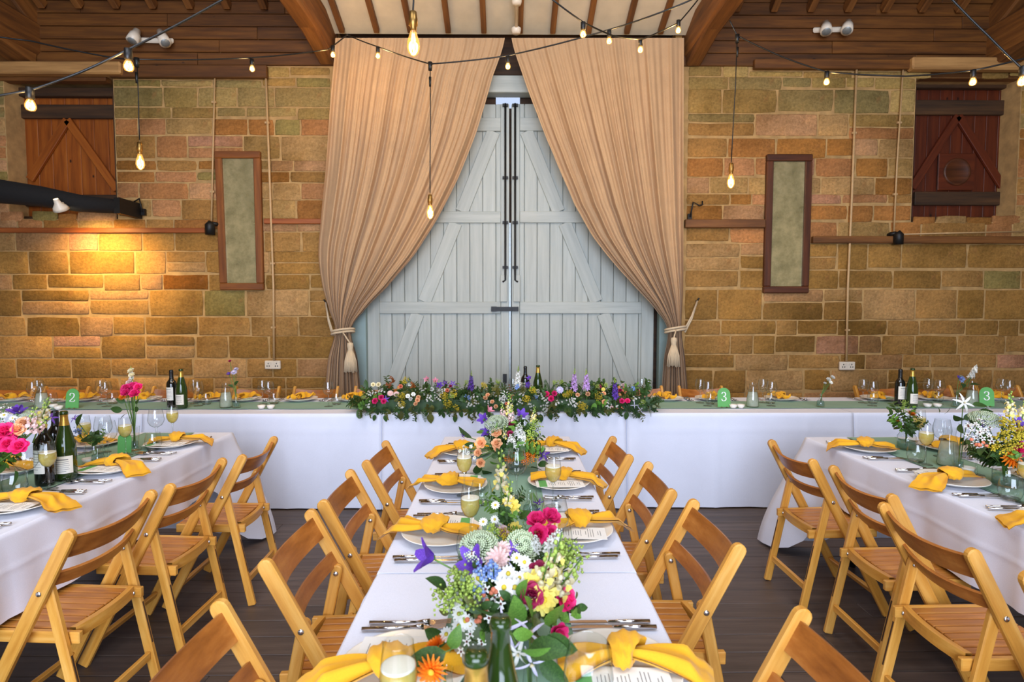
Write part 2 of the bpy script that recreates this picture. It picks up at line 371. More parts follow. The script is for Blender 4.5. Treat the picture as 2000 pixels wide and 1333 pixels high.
def leafmat(name, c, c2, rough=0.5):
    t = NT(name); oi = t.add('ObjectInfo'); f = t.noise(t.coord(), 22, 3)
    r = t.ramp(f, [(0.3, c), (0.7, c2)])
    hv = t.add('HueSaturation'); t.link(r.outputs[0], hv.inputs['Color'])
    mr = t.add('MapRange'); t.link(oi.outputs['Random'], mr.inputs[0]); mr.inputs[3].default_value = 0.78; mr.inputs[4].default_value = 1.25
    t.link(mr.outputs[0], hv.inputs['Value'])
    b = t.add('BsdfPrincipled'); b.inputs['Roughness'].default_value = rough; t.link(hv.outputs[0], b.inputs['Base Color'])
    tl = t.add('BsdfTranslucent'); t.link(hv.outputs[0], tl.inputs[0])
    mx = t.add('MixShader'); mx.inputs[0].default_value = 0.25; t.link(b.outputs[0], mx.inputs[1]); t.link(tl.outputs[0], mx.inputs[2])
    t.link(mx.outputs[0], t.out.inputs[0]); return t.m
M_LEAF = leafmat('dark_leaf', rgb(42, 72, 30), rgb(70, 104, 46))
M_LEAF2 = leafmat('bright_leaf', rgb(84, 132, 44), rgb(120, 166, 66))
M_LEAF3 = leafmat('olive_leaf', rgb(78, 84, 34), rgb(112, 112, 52))
M_RUST = leafmat('rust_leaf', rgb(120, 62, 26), rgb(152, 86, 40))
M_STEM = leafmat('stem', rgb(86, 122, 52), rgb(110, 146, 70))
FL = {k: leafmat('petal_' + k, rgb(*a), rgb(*b), 0.6) for k, (a, b) in {
    'hot_pink': ((222, 24, 104), (242, 62, 140)), 'peach': ((244, 176, 122), (250, 206, 160)), 'blush': ((236, 196, 190), (246, 222, 214)),
    'white': ((240, 238, 228), (250, 250, 244)), 'cream': ((240, 226, 180), (248, 240, 208)), 'magenta': ((150, 24, 70), (186, 48, 98)),
    'purple': ((84, 44, 150), (120, 76, 188)), 'lavender': ((186, 140, 208), (216, 180, 228)), 'lilac': ((204, 196, 230), (226, 220, 240)),
    'blue': ((112, 140, 208), (150, 178, 226)), 'lime': ((160, 190, 70), (196, 214, 112)), 'gold': ((214, 190, 40), (236, 214, 72)),
    'yellow': ((246, 222, 88), (250, 238, 140)), 'orange': ((238, 112, 16), (248, 156, 36)), 'palegreen': ((196, 212, 168), (222, 232, 200)),
    'salmon': ((226, 120, 84), (238, 152, 116)), 'pink': ((232, 130, 156), (244, 170, 186)), 'brown': ((96, 40, 28), (126, 60, 44))}.items()}
# ================================================================== THE SETTING
WY = 6.2                            # face of the mortar of the far wall
DY = 6.32                           # face of the barn doors
HALF = 6.4                          # side walls stand at +-HALF
REAR = -3.9

# floor: boards laid across
fl = MB(); fl.box((0, 1.15, -0.06), (2 * HALF, 10.7, 0.08)); floor = struct(fl.build('floor', M_FLOOR), 'dark brown timber floor boards laid across the barn', 'floor')
def floor_boards():
    y = 0.9; k = 0
    while y < 6.1:
        xs = -HALF + 0.02 + (k * 1.37) % 2.4 - 2.4
        while xs < HALF:
            a, b = max(xs, -HALF + 0.02), min(xs + 2.4, HALF - 0.02)
            if b - a > 0.1 and abs(a) < 7:
                bar('plank', (a + 0.001, y + 0.07, -0.010), (b - 0.001, y + 0.07, -0.010), 0.137, 0.02, M_FLOOR, floor, (0, 0, 1), 0.0025)
            xs += 2.4
        y += 0.14; k += 1
floor_boards()

# stone walls either side of the doors
lw_x = (at(14, 300, WY).x, at(226, 300, WY).x); lw_z = (at(120, 428, WY).z, at(120, 150, WY).z)
rw_x = (at(1784, 300, WY).x, at(1988, 300, WY).x); rw_z = (at(1880, 434, WY).z, at(1880, 152, WY).z)
DOORX = (at(668, 600, WY).x, at(1312, 600, WY).x)
def wall_body(name, x0, x1, win_x, win_z, top, label):
    b = MB(); y0, y1 = WY, WY + 0.45
    def bx(xa, xb, za, zb): b.box(((xa + xb) / 2, (y0 + y1) / 2, (za + zb) / 2), (xb - xa, y1 - y0, zb - za))
    bx(x0, win_x[0], 0, top); bx(win_x[1], x1, 0, top); bx(win_x[0], win_x[1], 0, win_z[0]); bx(win_x[0], win_x[1], win_z[1], top)
    return struct(b.build(name, M_MORTAR), label, 'wall')
STOP_L = lambda x: at(300, 156, WY).z if x < at(524, 156, WY).x else at(600, 131, WY).z
STOP_R = lambda x: at(1400, 128, WY).z if x < at(1470, 128, WY).x else at(1600, 139, WY).z
wall_l = wall_body('wall_back_left', -HALF, DOORX[0], lw_x, lw_z, at(600, 60, WY).z, 'coursed yellow sandstone wall with the pale pine hatch')
wall_r = wall_body('wall_back_right', DOORX[1], HALF, rw_x, rw_z, at(1400, 60, WY).z, 'coursed sandstone wall with the dark red hatch')
PAL_TOP = [(176, 150, 92), (168, 142, 88), (184, 158, 102), (160, 138, 90), (172, 140, 84), (150, 134, 88)]
PAL_MID = [(192, 140, 98), (186, 132, 86), (178, 124, 70), (196, 152, 112), (174, 132, 78), (186, 150, 102), (168, 118, 62), (182, 148, 96)]
PAL_LOW = [(178, 136, 76), (170, 130, 72), (186, 144, 88), (160, 122, 66), (174, 134, 80), (190, 152, 104), (154, 118, 66), (184, 142, 100)]
ODD = [(150, 96, 40), (156, 140, 86), (146, 130, 78), (196, 146, 116)]
def stone(parent, x0, x1, z0, z1, rnd):
    cx, cz = (x0 + x1) / 2, (z0 + z1) / 2; w, h = (x1 - x0) / 2, (z1 - z0) / 2
    per = []; j = min(w, h) * 0.08
    for a, b in ((-1, -1), (-.35, -1), (.4, -1), (1, -1), (1, 0.05), (1, 1), (.35, 1), (-.4, 1), (-1, 1), (-1, -.05)):
        corner = abs(a) == 1 and abs(b) == 1; k = 0.975 if corner else 1.0
        q = rnd.uniform(0, .012) if rnd.random() < .35 else rnd.uniform(0, .004)
        per.append((a * (w * k - q) + (0 if abs(a) == 1 else rnd.uniform(-j, j) * .6), b * (h * k - q * .8) + (0 if abs(b) == 1 else rnd.uniform(-j, j) * .6)))
    pr = rnd.uniform(0.003, 0.008); n = len(per); ins = 0.008
    vs = [(x, 0.02, z) for x, z in per] + [(x, -pr * 0.55, z) for x, z in per]
    vs += [(x * (1 - ins / w), -pr - rnd.uniform(0, .003), z * (1 - ins / h)) for x, z in per] + [(0, -pr - 0.004, 0)]
    fs = []
    for k in range(n):
        k2 = (k + 1) % n; fs += [(k, k2, n + k2, n + k), (n + k, n + k2, 2 * n + k2, 2 * n + k), (2 * n + k, 2 * n + k2, 3 * n)]
    m = MB(); m.add(vs, fs, 0, True); o = m.build('stone', M_STONE, parent); o.location = (cx, WY, cz)
    pal = PAL_TOP if cz > 3.55 else (PAL_MID if cz > 2.35 else PAL_LOW)
    c = rnd.choice(pal) if rnd.random() > 0.045 else rnd.choice(ODD)
    v = rnd.uniform(0.88, 1.12); o.color = tuple(min(1, lin(q) * v) for q in c) + (1,)
def courses(parent, x0, x1, win_x, win_z, stop, seed):
    rnd = random.Random(seed); z = 0.34; breaks = [win_z[0], win_z[1]]; zmax = max(stop(x0 + .1), stop(x1 - .1))
    while z < zmax - 0.06:
        h = rnd.choice([0.17, 0.21, 0.25, 0.29, 0.34]) if z < 2.2 else rnd.choice([0.12, 0.15, 0.18, 0.21, 0.26])
        for bz in breaks:
            if z < bz - 0.02 and z + h > bz - 0.09: h = bz - z
        if z + h > zmax - 0.08: h = zmax - z
        mid = z + h / 2; spans = [(x0, x1)]
        if win_z[0] < mid < win_z[1]: spans = [(x0, win_x[0]), (win_x[1], x1)]
        for a, b in spans:
            x = a
            while x < b - 0.03:
                w = rnd.uniform(0.24, 0.66) * (1.15 if h > 0.22 else 0.95)
                if b - (x + w) < 0.18: w = b - x
                top = min(z + h, stop(x + w / 2))
                z, keep = z + rnd.choice([0, 0, 0, .012, -.012, .02]) * (0 if z < .4 else 1), z
                if top - z > 0.05:
                    if h > 0.24 and rnd.random() < 0.30:
                        q = rnd.uniform(0.4, 0.6); stone(parent, x + .004, x + w - .004, z + .004, z + h * q - .004, rnd)
                        stone(parent, x + .004, x + w - .004, z + h * q + .004, top - .004, rnd)
                    else: stone(parent, x + .004, x + w - .004, z + .004, top - .004, rnd)
                z = keep; x += w
        z += h
courses(wall_l, -HALF + .01, at(652, 500, WY).x, lw_x, lw_z, STOP_L, 3)
courses(wall_r, at(1338, 500, WY).x, HALF - .01, rw_x, rw_z, STOP_R, 11)

# timber weatherboards above the stone, board by board, on a dark backing
def boarding(name, px0, px1, label, seed, low):
    rnd = random.Random(seed); x0, x1 = at(px0, 60, WY).x, at(px1, 60, WY).x
    zt = at(600, -8, WY).z; b = MB(); zb = at(600, 60, WY).z
    b.box(((x0 + x1) / 2, WY + 0.2, (zb + zt + .5) / 2), (x1 - x0, 0.3, zt + .5 - zb)); w = struct(b.build(name, M_DARKOAK), label, 'wall')
    rows = [low - 25 * k for k in range(0, 7)]
    for k, py in enumerate(rows):
        za, zc = at(600, py, WY).z, at(600, py - 25, WY).z; x = x0
        while x < x1 - 0.05:
            L = rnd.uniform(1.6, 3.6)
            if x1 - (x + L) < 0.5: L = x1 - x
            bar('board', (x + .002, WY - 0.012 + rnd.uniform(-.004, .004), (za + zc) / 2), (x + L - .002, WY - 0.012, (za + zc) / 2), zc - za - 0.006, 0.03, M_BOARD, w, (0, -1, 0.05), 0.004)
            x += L
    return w
boards_l = boarding('wall_boarding_left', -140, 660, 'brown weatherboarding above the stone with a paler lintel', 5, 130)
boards_r = boarding('wall_boarding_right', 1332, 2120, 'brown weatherboarding above the stone by the red hatch', 9, 128)
def flat_bar(name, px0, py0, px1, py1, Y, t, mat, parent, bev=0.006, dy=0.0):
    """a horizontal or upright board facing the room, given by its rectangle in the far wall's plane"""
    a, b = at(px0, py1, Y), at(px1, py0, Y); hor = (b.x - a.x) >= (b.z - a.z)
    if hor: return bar(name, (a.x, Y - t / 2 + dy, (a.z + b.z) / 2), (b.x, Y - t / 2 + dy, (a.z + b.z) / 2), b.z - a.z, t, mat, parent, (0, -1, 0), bev)
    return bar(name, ((a.x + b.x) / 2, Y - t / 2 + dy, a.z), ((a.x + b.x) / 2, Y - t / 2 + dy, b.z), b.x - a.x, t, mat, parent, (0, -1, 0), bev)
flat_bar('wall_plate', 220, 131, 524, 154, WY - .03, 0.05, M_BOARD, boards_l)
flat_bar('lintel', -120, 127, 246, 150, WY - .03, 0.10, M_PALEOAK, boards_l, 0.015)
flat_bar('lintel', -120, 150, 218, 164, WY + .08, 0.10, M_OAK, boards_l)
flat_bar('wall_plate', 1470, 120, 1790, 137, WY - .03, 0.05, M_BOARD, boards_r)
flat_bar('lintel', 1770, 119, 2110, 142, WY - .03, 0.10, M_PALEOAK, boards_r, 0.015)
flat_bar('lintel', 1788, 142, 2110, 160, WY + .10, 0.10, M_OAK, boards_r)

# hatches with pine planks
def hatch(n, px0, px1, py0, py1, mat, rail, parent_label, rails, apex, feet, brw, roundel=False):
    Y = WY + 0.24; a, b = at(px0, py1, Y), at(px1, py0, Y)
    k = MB(); k.box(((a.x + b.x) / 2, Y + 0.09, (a.z + b.z) / 2), (b.x - a.x + .5, 0.04, b.z - a.z + .5))
    w = struct(k.build('window_%d' % n, M_DARKOAK), parent_label, 'hatch')
    npl = 8; pw = (b.x - a.x) / npl
    for i in range(npl):
        x = a.x + pw * (i + .5); bar('plank', (x, Y + .02, a.z), (x, Y + .02, b.z), pw - .004, 0.03, mat, w, (0, -1, 0), 0.004)
    for (q0, q1) in rails: flat_bar('ledge', px0, q0, px1, q1, Y, 0.04, rail, w)
    for f in feet:
        p, q = at(apex[0], apex[1], Y), at(f[0], f[1], Y)
        bar('brace', (p.x, Y - .022, p.z), (q.x, Y - .022, q.z), brw, 0.034, mat, w, (0, -1, 0), 0.004)
    for (q0, q1, q2, q3) in ((px0 - 14, py0 - 16, px1 + 14, py0), (px0 - 16, py0, px0, py1 + 8), (px1, py0, px1 + 16, py1 + 8), (px0 - 14, py1, px1 + 14, py1 + 12)):
        flat_bar('window_frame', q0, q1, q2, q3, Y + .01, 0.07, M_DARKOAK, w)
    if roundel:
        flat_bar('panel', 1830, 300, 1904, 372, Y - .04, 0.012, mat, w)
        c = at(1868, 336, Y - .05)
        t = MB(); t.lathe([(0.0, .012), (.12, .012), (.135, .022), (.15, .018), (.155, 0)], 28); o = t.build('roundel', M_FRAMEDARK, w)
        o.matrix_basis = Matrix.Translation(c) @ Matrix.Rotation(PI / 2, 4, 'X')
    return w
hatch(1, 26, 236, 192, 425, M_PINE, M_DARKOAK, 'pine plank hatch with an inverted V brace above the lamp', [(207, 233), (382, 404)], (135, 236), [(62, 352), (232, 372)], 0.085)
hatch(2, 1782, 1976, 176, 426, M_PINERED, M_DARKOAK, 'dark red plank hatch with a carved round panel', [(198, 226), (376, 402)], (1868, 228), [(1778, 368), (1966, 384)], 0.085, True)
# loose stones on the sills of the hatches
for wl, sill, z0 in ((wall_l, [(0, 44), (62, 112), (112, 150), (150, 228)], lw_z[0]), (wall_r, [(1786, 1830), (1830, 1890), (1890, 1940), (1940, 1996)], rw_z[0])):
    for a, b in sill:
        rr = random.Random(a); x0, x1 = at(a, 400, WY).x, at(b, 400, WY).x
        stone(wl, x0, x1 - .01, z0 - .03, z0 + rr.uniform(.03, .09), rr)

# barn doors: two leaves of planks with rails, braces and stiles
def leaf(n, x_out, x_in, planks, label):
    lo, hi = min(x_out, x_in), max(x_out, x_in)
    a, b = at(lo, 700, DY), at(hi, 203, DY); k = MB(); k.box(((a.x + b.x) / 2, DY + .05, (b.z) / 2), (b.x - a.x, 0.03, b.z - .02))
    d = struct(k.build('door_%d' % n, M_PAINT), label, 'door'); pw = (b.x - a.x) / planks
    for i in range(planks):
        x = a.x + pw * (i + .5); bar('plank', (x, DY + .025, .02), (x, DY + .025, b.z), pw - .005, 0.028, M_PAINT, d, (0, -1, 0), 0.005)
    return d
dl = leaf(1, 715, 994, 11, 'pale grey painted barn door leaf with the black hasp')
dr = leaf(2, 1278, 999, 11, 'pale grey painted barn door leaf with the steel meeting strip')
def dboard(name, d, px0, py0, px1, py1): return flat_bar(name, px0, py0, px1, py1, DY + .012, 0.03, M_PAINT, d, 0.005)
for d, a, b in ((dl, 742, 978), (dr, 1015, 1252)):
    for y0, y1 in ((232, 257), (414, 436), (590, 613), (800, 822)): dboard('rail', d, a, y0, b, y1)
for d, a, b in ((dl, 978, 995), (dr, 999, 1015), (dl, 716, 742), (dr, 1252, 1277)):
    p, q = at(a, 600, DY), at(b, 600, DY); zt = at(990, 204, DY).z
    bar('stile', ((p.x + q.x) / 2, DY, .02), ((p.x + q.x) / 2, DY, zt), q.x - p.x - .004, 0.03, M_PAINT, d, (0, -1, 0), 0.005)
for d, segs in ((dl, [((964, 257), (902, 414)), ((890, 436), (829, 590)), ((816, 613), (748, 800))]), (dr, [((1028, 257), (1091, 414)), ((1103, 436), (1165, 590)), ((1178, 613), (1246, 800))])):
    for p, q in segs:
        u, v = at(*p, DY), at(*q, DY); bar('brace', (u.x, DY, u.z), (v.x, DY, v.z), 0.145, 0.024, M_PAINT, d, (0, -1, 0), 0.004)
# ironmongery
for d, px in ((dl, 987), (dr, 1006)):
    top, bot = at(px, 205, DY), at(px, 548, DY); m = MB()
    m.tube([(top.x, DY - .045, top.z), (bot.x, DY - .045, bot.z), (bot.x - .03 * (1 if d is dl else -1), DY - .05, bot.z - .02)], 0.011, 8)
    rod = m.build('bolt_rod', M_BLACK, d)
    for py in (208, 349, 436, 523):
        c = at(px, py, DY); k = MB(); k.box((c.x, DY - .035, c.z), (.062, .03, .028)); k.build('bolt_bracket', M_BLACK, d)
    z0, z1 = at(px, 590, DY).z, at(px, 538, DY).z; c = at(px + (-3 if d is dl else 3), 560, DY)
    bar('bolt_block', (c.x, DY - .03, z0), (c.x, DY - .03, z1), .075, .03, M_PAINT, d, (0, -1, 0), .004)
c = at(984, 604, DY); k = MB(); k.box((c.x, DY - .03, c.z), (.27, .022, .05)); k.box((c.x - .11, DY - .036, c.z), (.06, .03, .056)); k.build('hasp', M_BLACK, dl)
c = at(996, 604, DY); k = MB(); k.box((c.x + .06, DY - .05, c.z), (.07, .02, .05)); k.build('staple', M_BLACK, dr)
p, q = at(996, 436, DY), at(996, 880, DY); bar('meeting_strip', (p.x, DY - .02, .05), (p.x, DY - .02, p.z), .022, .012, M_GREYSTEEL, dr, (0, -1, 0), .002)
c = at(986, 744, DY); k = MB(); k.box((c.x, DY - .04, c.z + .03), (.042, .03, .10)); k.box((c.x, DY - .035, c.z - .05), (.012, .012, .07)); k.build('door_handle', M_BLACKPLASTIC, dl)
# frame and head of the doorway
fr = struct(flat_bar('trim_1', 674, 205, 714, 900, DY + .03, .12, M_JAMB, None), 'blue grey painted door jamb beside the tied curtain nearer the socket', 'door frame')
fr2 = struct(flat_bar('trim_2', 1279, 205, 1308, 900, DY + .03, .12, M_JAMB, None), 'blue grey painted door jamb under the curtain tied to a hook', 'door frame')
fh = struct(flat_bar('trim_3', 674, 160, 1308, 190, DY + .03, .16, M_PAINT, None), 'pale painted head of the barn doorway', 'door frame')
fd = struct(flat_bar('wall_lintel', 660, 60, 1320, 160, DY + .2, .2, M_DARKOAK, None), 'dark timber lintel over the barn doors behind the curtains', 'lintel')
k = MB(); k.box((0, DY + .13, at(990, 205, DY).z / 2), (4.2, .04, at(990, 205, DY).z)); struct(k.build('wall_door_light_block', M_DARKOAK), 'added dark backing stopping light leaks behind the barn doors', 'wall')  # added sheet that blocks light leaking in round the doors
k = MB(); xl, xr = at(968, 195, DY).x, at(1016, 195, DY).x
for a, b in ((-2.1, xl), (xr, 2.1)): k.box(((a + b) / 2, DY + .13, at(990, 192, DY).z), (b - a, .04, .18))  # added light block above, leaving only the middle gap open
struct(k.build('wall_gap_light_block', M_DARKOAK), 'added dark backing either side of the bright gap over the doors', 'wall')
flat_bar('post', 996, 108, 1008, 158, DY + .0, .06, M_PALEOAK, fd)
flat_bar('curtain_batten', 650, 62, 1345, 76, WY - .10, .06, M_OAK, fd)

# sloping limewashed ceiling over the doors with battens
def slope(y): return at(990, 66, 6.05).z + (6.05 - y) * math.tan(math.radians(19))
k = MB(); x0, x1 = -1.98, 1.98
k.grid(lambda u, v: V((x0 + (x1 - x0) * u, 6.12 - 3.6 * v, slope(6.12 - 3.6 * v) + .05)), 1, 1); k.grid(lambda u, v: V((x1 + (x0 - x1) * u, 6.12 - 3.6 * v, slope(6.12 - 3.6 * v) + .09)), 1, 1)
ceil = struct(k.build('ceiling_porch', M_WHITEPANEL), 'limewashed sloping ceiling crossed by narrow timber battens', 'ceiling')
for i, px in enumerate((667, 735, 801, 875, 945, 1016, 1080, 1150, 1225, 1291)):
    x = at(px, 70, 6.02).x; bar('batten', (x, 6.05, slope(6.05) + .02), (x, 2.6, slope(2.6) + .02), .055, .06, M_OAK, ceil, (0, .3, 1), .006)
# conduit and roses on the ceiling over the middle of the doors
k = MB(); x = at(1008, 40, 6.0).x; k.tube([(x, 5.98, slope(5.98) - .04), (x, 4.2, slope(4.2) - .04)], .02, 8); k.build('conduit', M_WHITEPLASTIC, ceil)
for yy in (5.95, 5.62):
    k = MB(); k.lathe([(0, -.05), (.04, -.05), (.05, -.02), (.05, 0)], 16, 0, (x, yy, slope(yy) - .03)); k.build('junction_box', M_WHITEPLASTIC, ceil)

# trusses, rafters and roof
tz = at(640, 112, WY).z
def truss(n, x, w, label):
    t = struct(bar('beam_%d' % n, (x, WY + .1, tz + .17), (x, REAR - .1, tz + .17), w, .34, M_OAK, None, (0, 0, 1), .03), label, 'beam')
    M = t.matrix_basis.inverted()
    o = bar('principal_rafter', (x, WY + .05, tz + .34), (x, 0.3, tz + .34 + 5.75 * .62), w * .9, .26, M_OAK, None, (0, .6, 1), .02)
    o.parent = t; o.matrix_basis = M @ o.matrix_basis
    o = bar('curved_brace', (x, WY - .02, tz - .02), (x, WY - .75, tz + .10), w * .8, .16, M_OAK, None, (0, .3, 1), .02)
    o.parent = t; o.matrix_basis = M @ o.matrix_basis
for n, (px, w, l) in enumerate(((641, .20, 'oak truss beam ending beside the curtain nearer the pine hatch'), (52, .34, 'heavy oak truss beam over the pine hatch'), (1352, .20, 'oak truss beam ending beside the curtain nearer the red hatch'), (1952, .34, 'heavy oak truss beam over the red hatch'))):
    truss(n + 1, at(px, 110, WY).x, w, l)
ez = at(600, 12, 6.1).z
for sgn, label in ((1, 'dark boarded roof slope over the far wall'), (-1, 'dark boarded roof slope over the entrance')):
    ys, ye = (WY + .3, 0.0) if sgn > 0 else (REAR - .3, 0.0); k = MB(); zr = ez + .14; rise = 6.2 * .62
    k.grid(lambda u, v: V((-HALF + 2 * HALF * u, ys + (ye - ys) * v, zr - .1 + (rise + .1) * v)), 1, 1)
    k.grid(lambda u, v: V((HALF - 2 * HALF * u, ys + (ye - ys) * v, zr + .02 + (rise + .1) * v)), 1, 1)
    roof = struct(k.build('ceiling_roof_%s' % ('far' if sgn > 0 else 'entrance'), M_OAK), label, 'roof')
    if sgn > 0:
        for px in list(range(60, 640, 74)) + list(range(1376, 2000, 74)):
            x = at(px, 5, 6.0).x; bar('rafter', (x, 6.16, ez + .02), (x, 0.1, ez + .02 + 6.06 * .62), .07, .10, M_OAK, roof, (0, .6, 1), .006)
# side walls and the entrance wall with its wide doorway
for s, nm, l in ((-1, 'wall_left', 'rubble stone gable wall nearer the pine hatch'), (1, 'wall_right', 'rubble stone gable wall nearer the red hatch')):
    k = MB(); k.box((s * (HALF + .15), 1.15, 4.4), (.3, 10.7, 8.8)); struct(k.build(nm, M_RUBBLE), l, 'wall')
k = MB()
for a, b, z0, z1 in ((-HALF, -2.8, 0, 5.3), (2.8, HALF, 0, 5.3), (-2.8, 2.8, 4.3, 5.3)): k.box(((a + b) / 2, REAR - .2, (z0 + z1) / 2), (b - a, .4, z1 - z0))
struct(k.build('wall_entrance', M_RUBBLE), 'rubble stone entrance wall with a wide open doorway', 'wall')

# horizontal rails fixed to the stone
r1 = struct(flat_bar('trim_4', -140, 446, 402, 455, WY - .02, .03, M_BATTEN, None), 'reddish stained wall rail under the pine hatch', 'wall rail')
r2 = struct(flat_bar('trim_5', 517, 428, 632, 438, WY - .02, .03, M_BATTEN, None), 'reddish stained wall rail between the mirror and the curtain', 'wall rail')
r3 = struct(flat_bar('trim_6', 1336, 430, 1492, 446, WY - .02, .05, M_OAK, None), 'brown wall rail between the curtain and the dark framed mirror', 'wall rail')
r4 = struct(flat_bar('trim_7', 1584, 463, 2120, 476, WY - .02, .05, M_OAK, None), 'brown wall rail running under the red hatch', 'wall rail')

# ------------------------------------------------------------------ fittings on the wall
def mirror(pts, label, mat, y):
    # pts: outer corners tl, tr, br, bl in the wall's plane
    P = [at(*p, WY - .03) for p in pts]; c = sum(P, V()) / 4; t = thing('wall_mirror', label, 'mirror', (c.x, WY - .03, P[2].z))
    o = t.location; fw = .075
    for i in range(4):
        a, b = P[i] - o, P[(i + 1) % 4] - o; mid = (c - o); n = (b - a).normalized()
        inw = V((-n.z, 0, n.x)); inw = inw if inw.dot(mid - a) > 0 else -inw
        a2, b2 = a + inw * fw / 2, b + inw * fw / 2
        if i % 2 == 1: a2, b2 = a2 + n * fw * .98, b2 - n * fw * .98
        bar('frame_bar', (a2.x, 0, a2.z), (b2.x, 0, b2.z), fw, .05, mat, t, (0, -1, 0), .008)
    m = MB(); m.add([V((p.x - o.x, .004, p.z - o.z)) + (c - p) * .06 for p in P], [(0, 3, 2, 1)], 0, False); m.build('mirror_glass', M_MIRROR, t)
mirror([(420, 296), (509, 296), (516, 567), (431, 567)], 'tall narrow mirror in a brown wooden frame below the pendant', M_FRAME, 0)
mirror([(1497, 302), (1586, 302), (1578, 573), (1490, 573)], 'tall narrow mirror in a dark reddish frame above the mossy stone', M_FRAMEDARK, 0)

def pipe(label, pts, r=.011, clips=()):
    P = [at(*p, WY - .045) for p in pts]; t = thing('conduit', label, 'pipe', P[-1]); o = t.location
    m = MB(); m.tube([p - o for p in P], r, 8); m.build('pipe', M_PIPE, t)
    for q in clips:
        c = at(*q, WY - .035) - o; k = MB(); k.box(c, (.045, .024, .02)); k.build('clip', M_PIPE, t)
pipe('thin conduit running down to the black wall lamp by the brown mirror', [(420, 132), (416, 300), (413, 432)], .009, [(418, 200), (415, 375)])
pipe('thin conduit running down to the white double socket', [(519, 146), (526, 330), (534, 560), (535, 704)], .012, [(522, 240), (533, 515), (534, 640)])
pipe('thin conduit running down to the double socket near the mossy stones', [(1673, 136), (1664, 380), (1656, 560), (1653, 706)], .012, [(1668, 260), (1662, 470), (1655, 645)])
pipe('thin conduit running down to the black wall lamp by the red hatch', [(1764, 132), (1752, 320), (1746, 452)], .009, [(1756, 240), (1748, 380)])
pipe('horizontal conduit leaving the black wall lamp under the red hatch', [(1762, 458), (1880, 455), (2020, 452)], .008, [(1850, 456)])
def socket(px, py, label):
    c = at(px, py, WY - .03); t = thing('wall_socket', label, 'socket', (c.x, WY - .03, c.z))
    o = bar('plate', (-.085, 0, 0), (.085, 0, 0), .092, .03, M_WHITEPLASTIC, t, (0, -1, 0), .006)
    for s in (-1, 1):
        k = MB(); [k.box((s * .045 + dx, -.016, dz), (.008, .004, .014)) for dx, dz in ((0, .016), (-.012, -.012), (.012, -.012))]; k.build('pin_hole', M_BLACKPLASTIC, t)
        k = MB(); k.box((s * .018, -.018, .026), (.016, .008, .022)); k.build('switch', M_WHITEPLASTIC, t)
socket(533, 713, 'white double wall socket with dark pin holes near the curtain')
socket(1654, 715, 'pinkish white double wall socket beside the dark mossy stone')
def wall_lamp(px, py, label, s):
    c = at(px, py, WY - .1); t = thing('wall_lamp', label, 'lamp', c)
    k = MB(); k.tube([(0, 0, -.07), (0, 0, .03), (.02 * s, .01, .06)], [.048, .05, .04], 14); k.build('lamp_body', M_BLACK, t)
    k = MB(); k.tube([(.02 * s, .01, .05), (.05 * s, .05, .05), (.05 * s, .1, .04)], .022, 8); k.build('bracket', M_BLACK, t)
wall_lamp(410, 446, 'small black wall lamp beside the brown framed mirror', 1)
wall_lamp(1755, 465, 'small black wall lamp below the red hatch', -1)
def hook(pts, label):
    P = [at(*p, WY - .06) for p in pts]; t = thing('wall_hook', label, 'hook', P[-1]); m = MB(); m.tube([p - P[-1] for p in P], .009, 8); m.build('hook_rod', M_BLACK, t)
    k = MB(); k.box((0, .02, 0), (.04, .03, .07)); k.build('hook_plate', M_BLACK, t)
hook([(246, 393), (243, 400), (247, 404), (272, 388), (278, 414)], 'bent black iron hook beside the pine hatch')
hook([(1372, 393), (1372, 400), (1366, 402), (1354, 395), (1348, 424)], 'bent black iron hook between the curtain and the dark mirror')
def spot_track(pts, heads, label):
    a, b = at(*pts[0], WY - .06), at(*pts[1], WY - .06); t = thing('spotlight_bar', label, 'spotlight', (a + b) / 2); o = t.location
    bar('bar_plate', a - o, b - o, .055, .03, M_WHITEPLASTIC, t, (0, -1, 0), .012)
    for (q0, q1) in heads:
        p, q = at(*q0, WY - .10) - o, at(*q1, WY - .17) - o; d = q - p
        k = MB(); k.tube([p, p + d * .35, p + d * .4, q], [.036, .042, .052, .058], 16); h = k.build('spot_head', M_WHITEPLASTIC, t)
        k = MB(); k.tube([q - d * .02, q + d * .03], [.046, .04], 14); k.build('spot_lens', M_GREYSTEEL, h)
spot_track([(258, 78), (339, 80)], [((268, 60), (258, 80)), ((313, 62), (323, 84))], 'white twin spotlight bar on the boards above the pine hatch')
spot_track([(1588, 59), (1660, 57)], [((1613, 45), (1614, 62)), ((1657, 43), (1654, 60))], 'white twin spotlight bar on the boards beside the red hatch')

# black wrapped beam with the lit lamp under it
P = [at(-150, 352, 5.6), at(-60, 366, 5.6), at(0, 374, 5.6), at(80, 384, 5.65), at(160, 398, 5.75), at(234, 404, 5.9)]
t = thing('wrapped_beam', 'black cloth wrapped beam sagging in front of the pine hatch', 'beam', P[-1]); m = MB()
m.tube([p - P[-1] for p in P], [.13, .125, .115, .10, .085, .07], 14); m.build('wrapped_cloth', M_BLACKCLOTH, t)
for i in range(5):
    m = MB(); off = V((0, -.1, -.05 + .03 * i)); m.tube([p - P[-1] + off * (1 - .1 * j) for j, p in enumerate(P)], .008, 6); m.build('cable', M_BLACKPLASTIC, t)
k = MB(); k.box((.02, .1, 0), (.06, .35, .16)); k.build('end_bracket', M_BLACK, t)
LP = at(118, 406, 5.58); t = thing('flood_lamp', 'lit white lamp hanging under the black wrapped beam', 'lamp', LP)
dirn = (at(215, 585, WY) - LP).normalized(); k = MB(); q = dirn.to_track_quat('Z', 'Y').to_matrix()
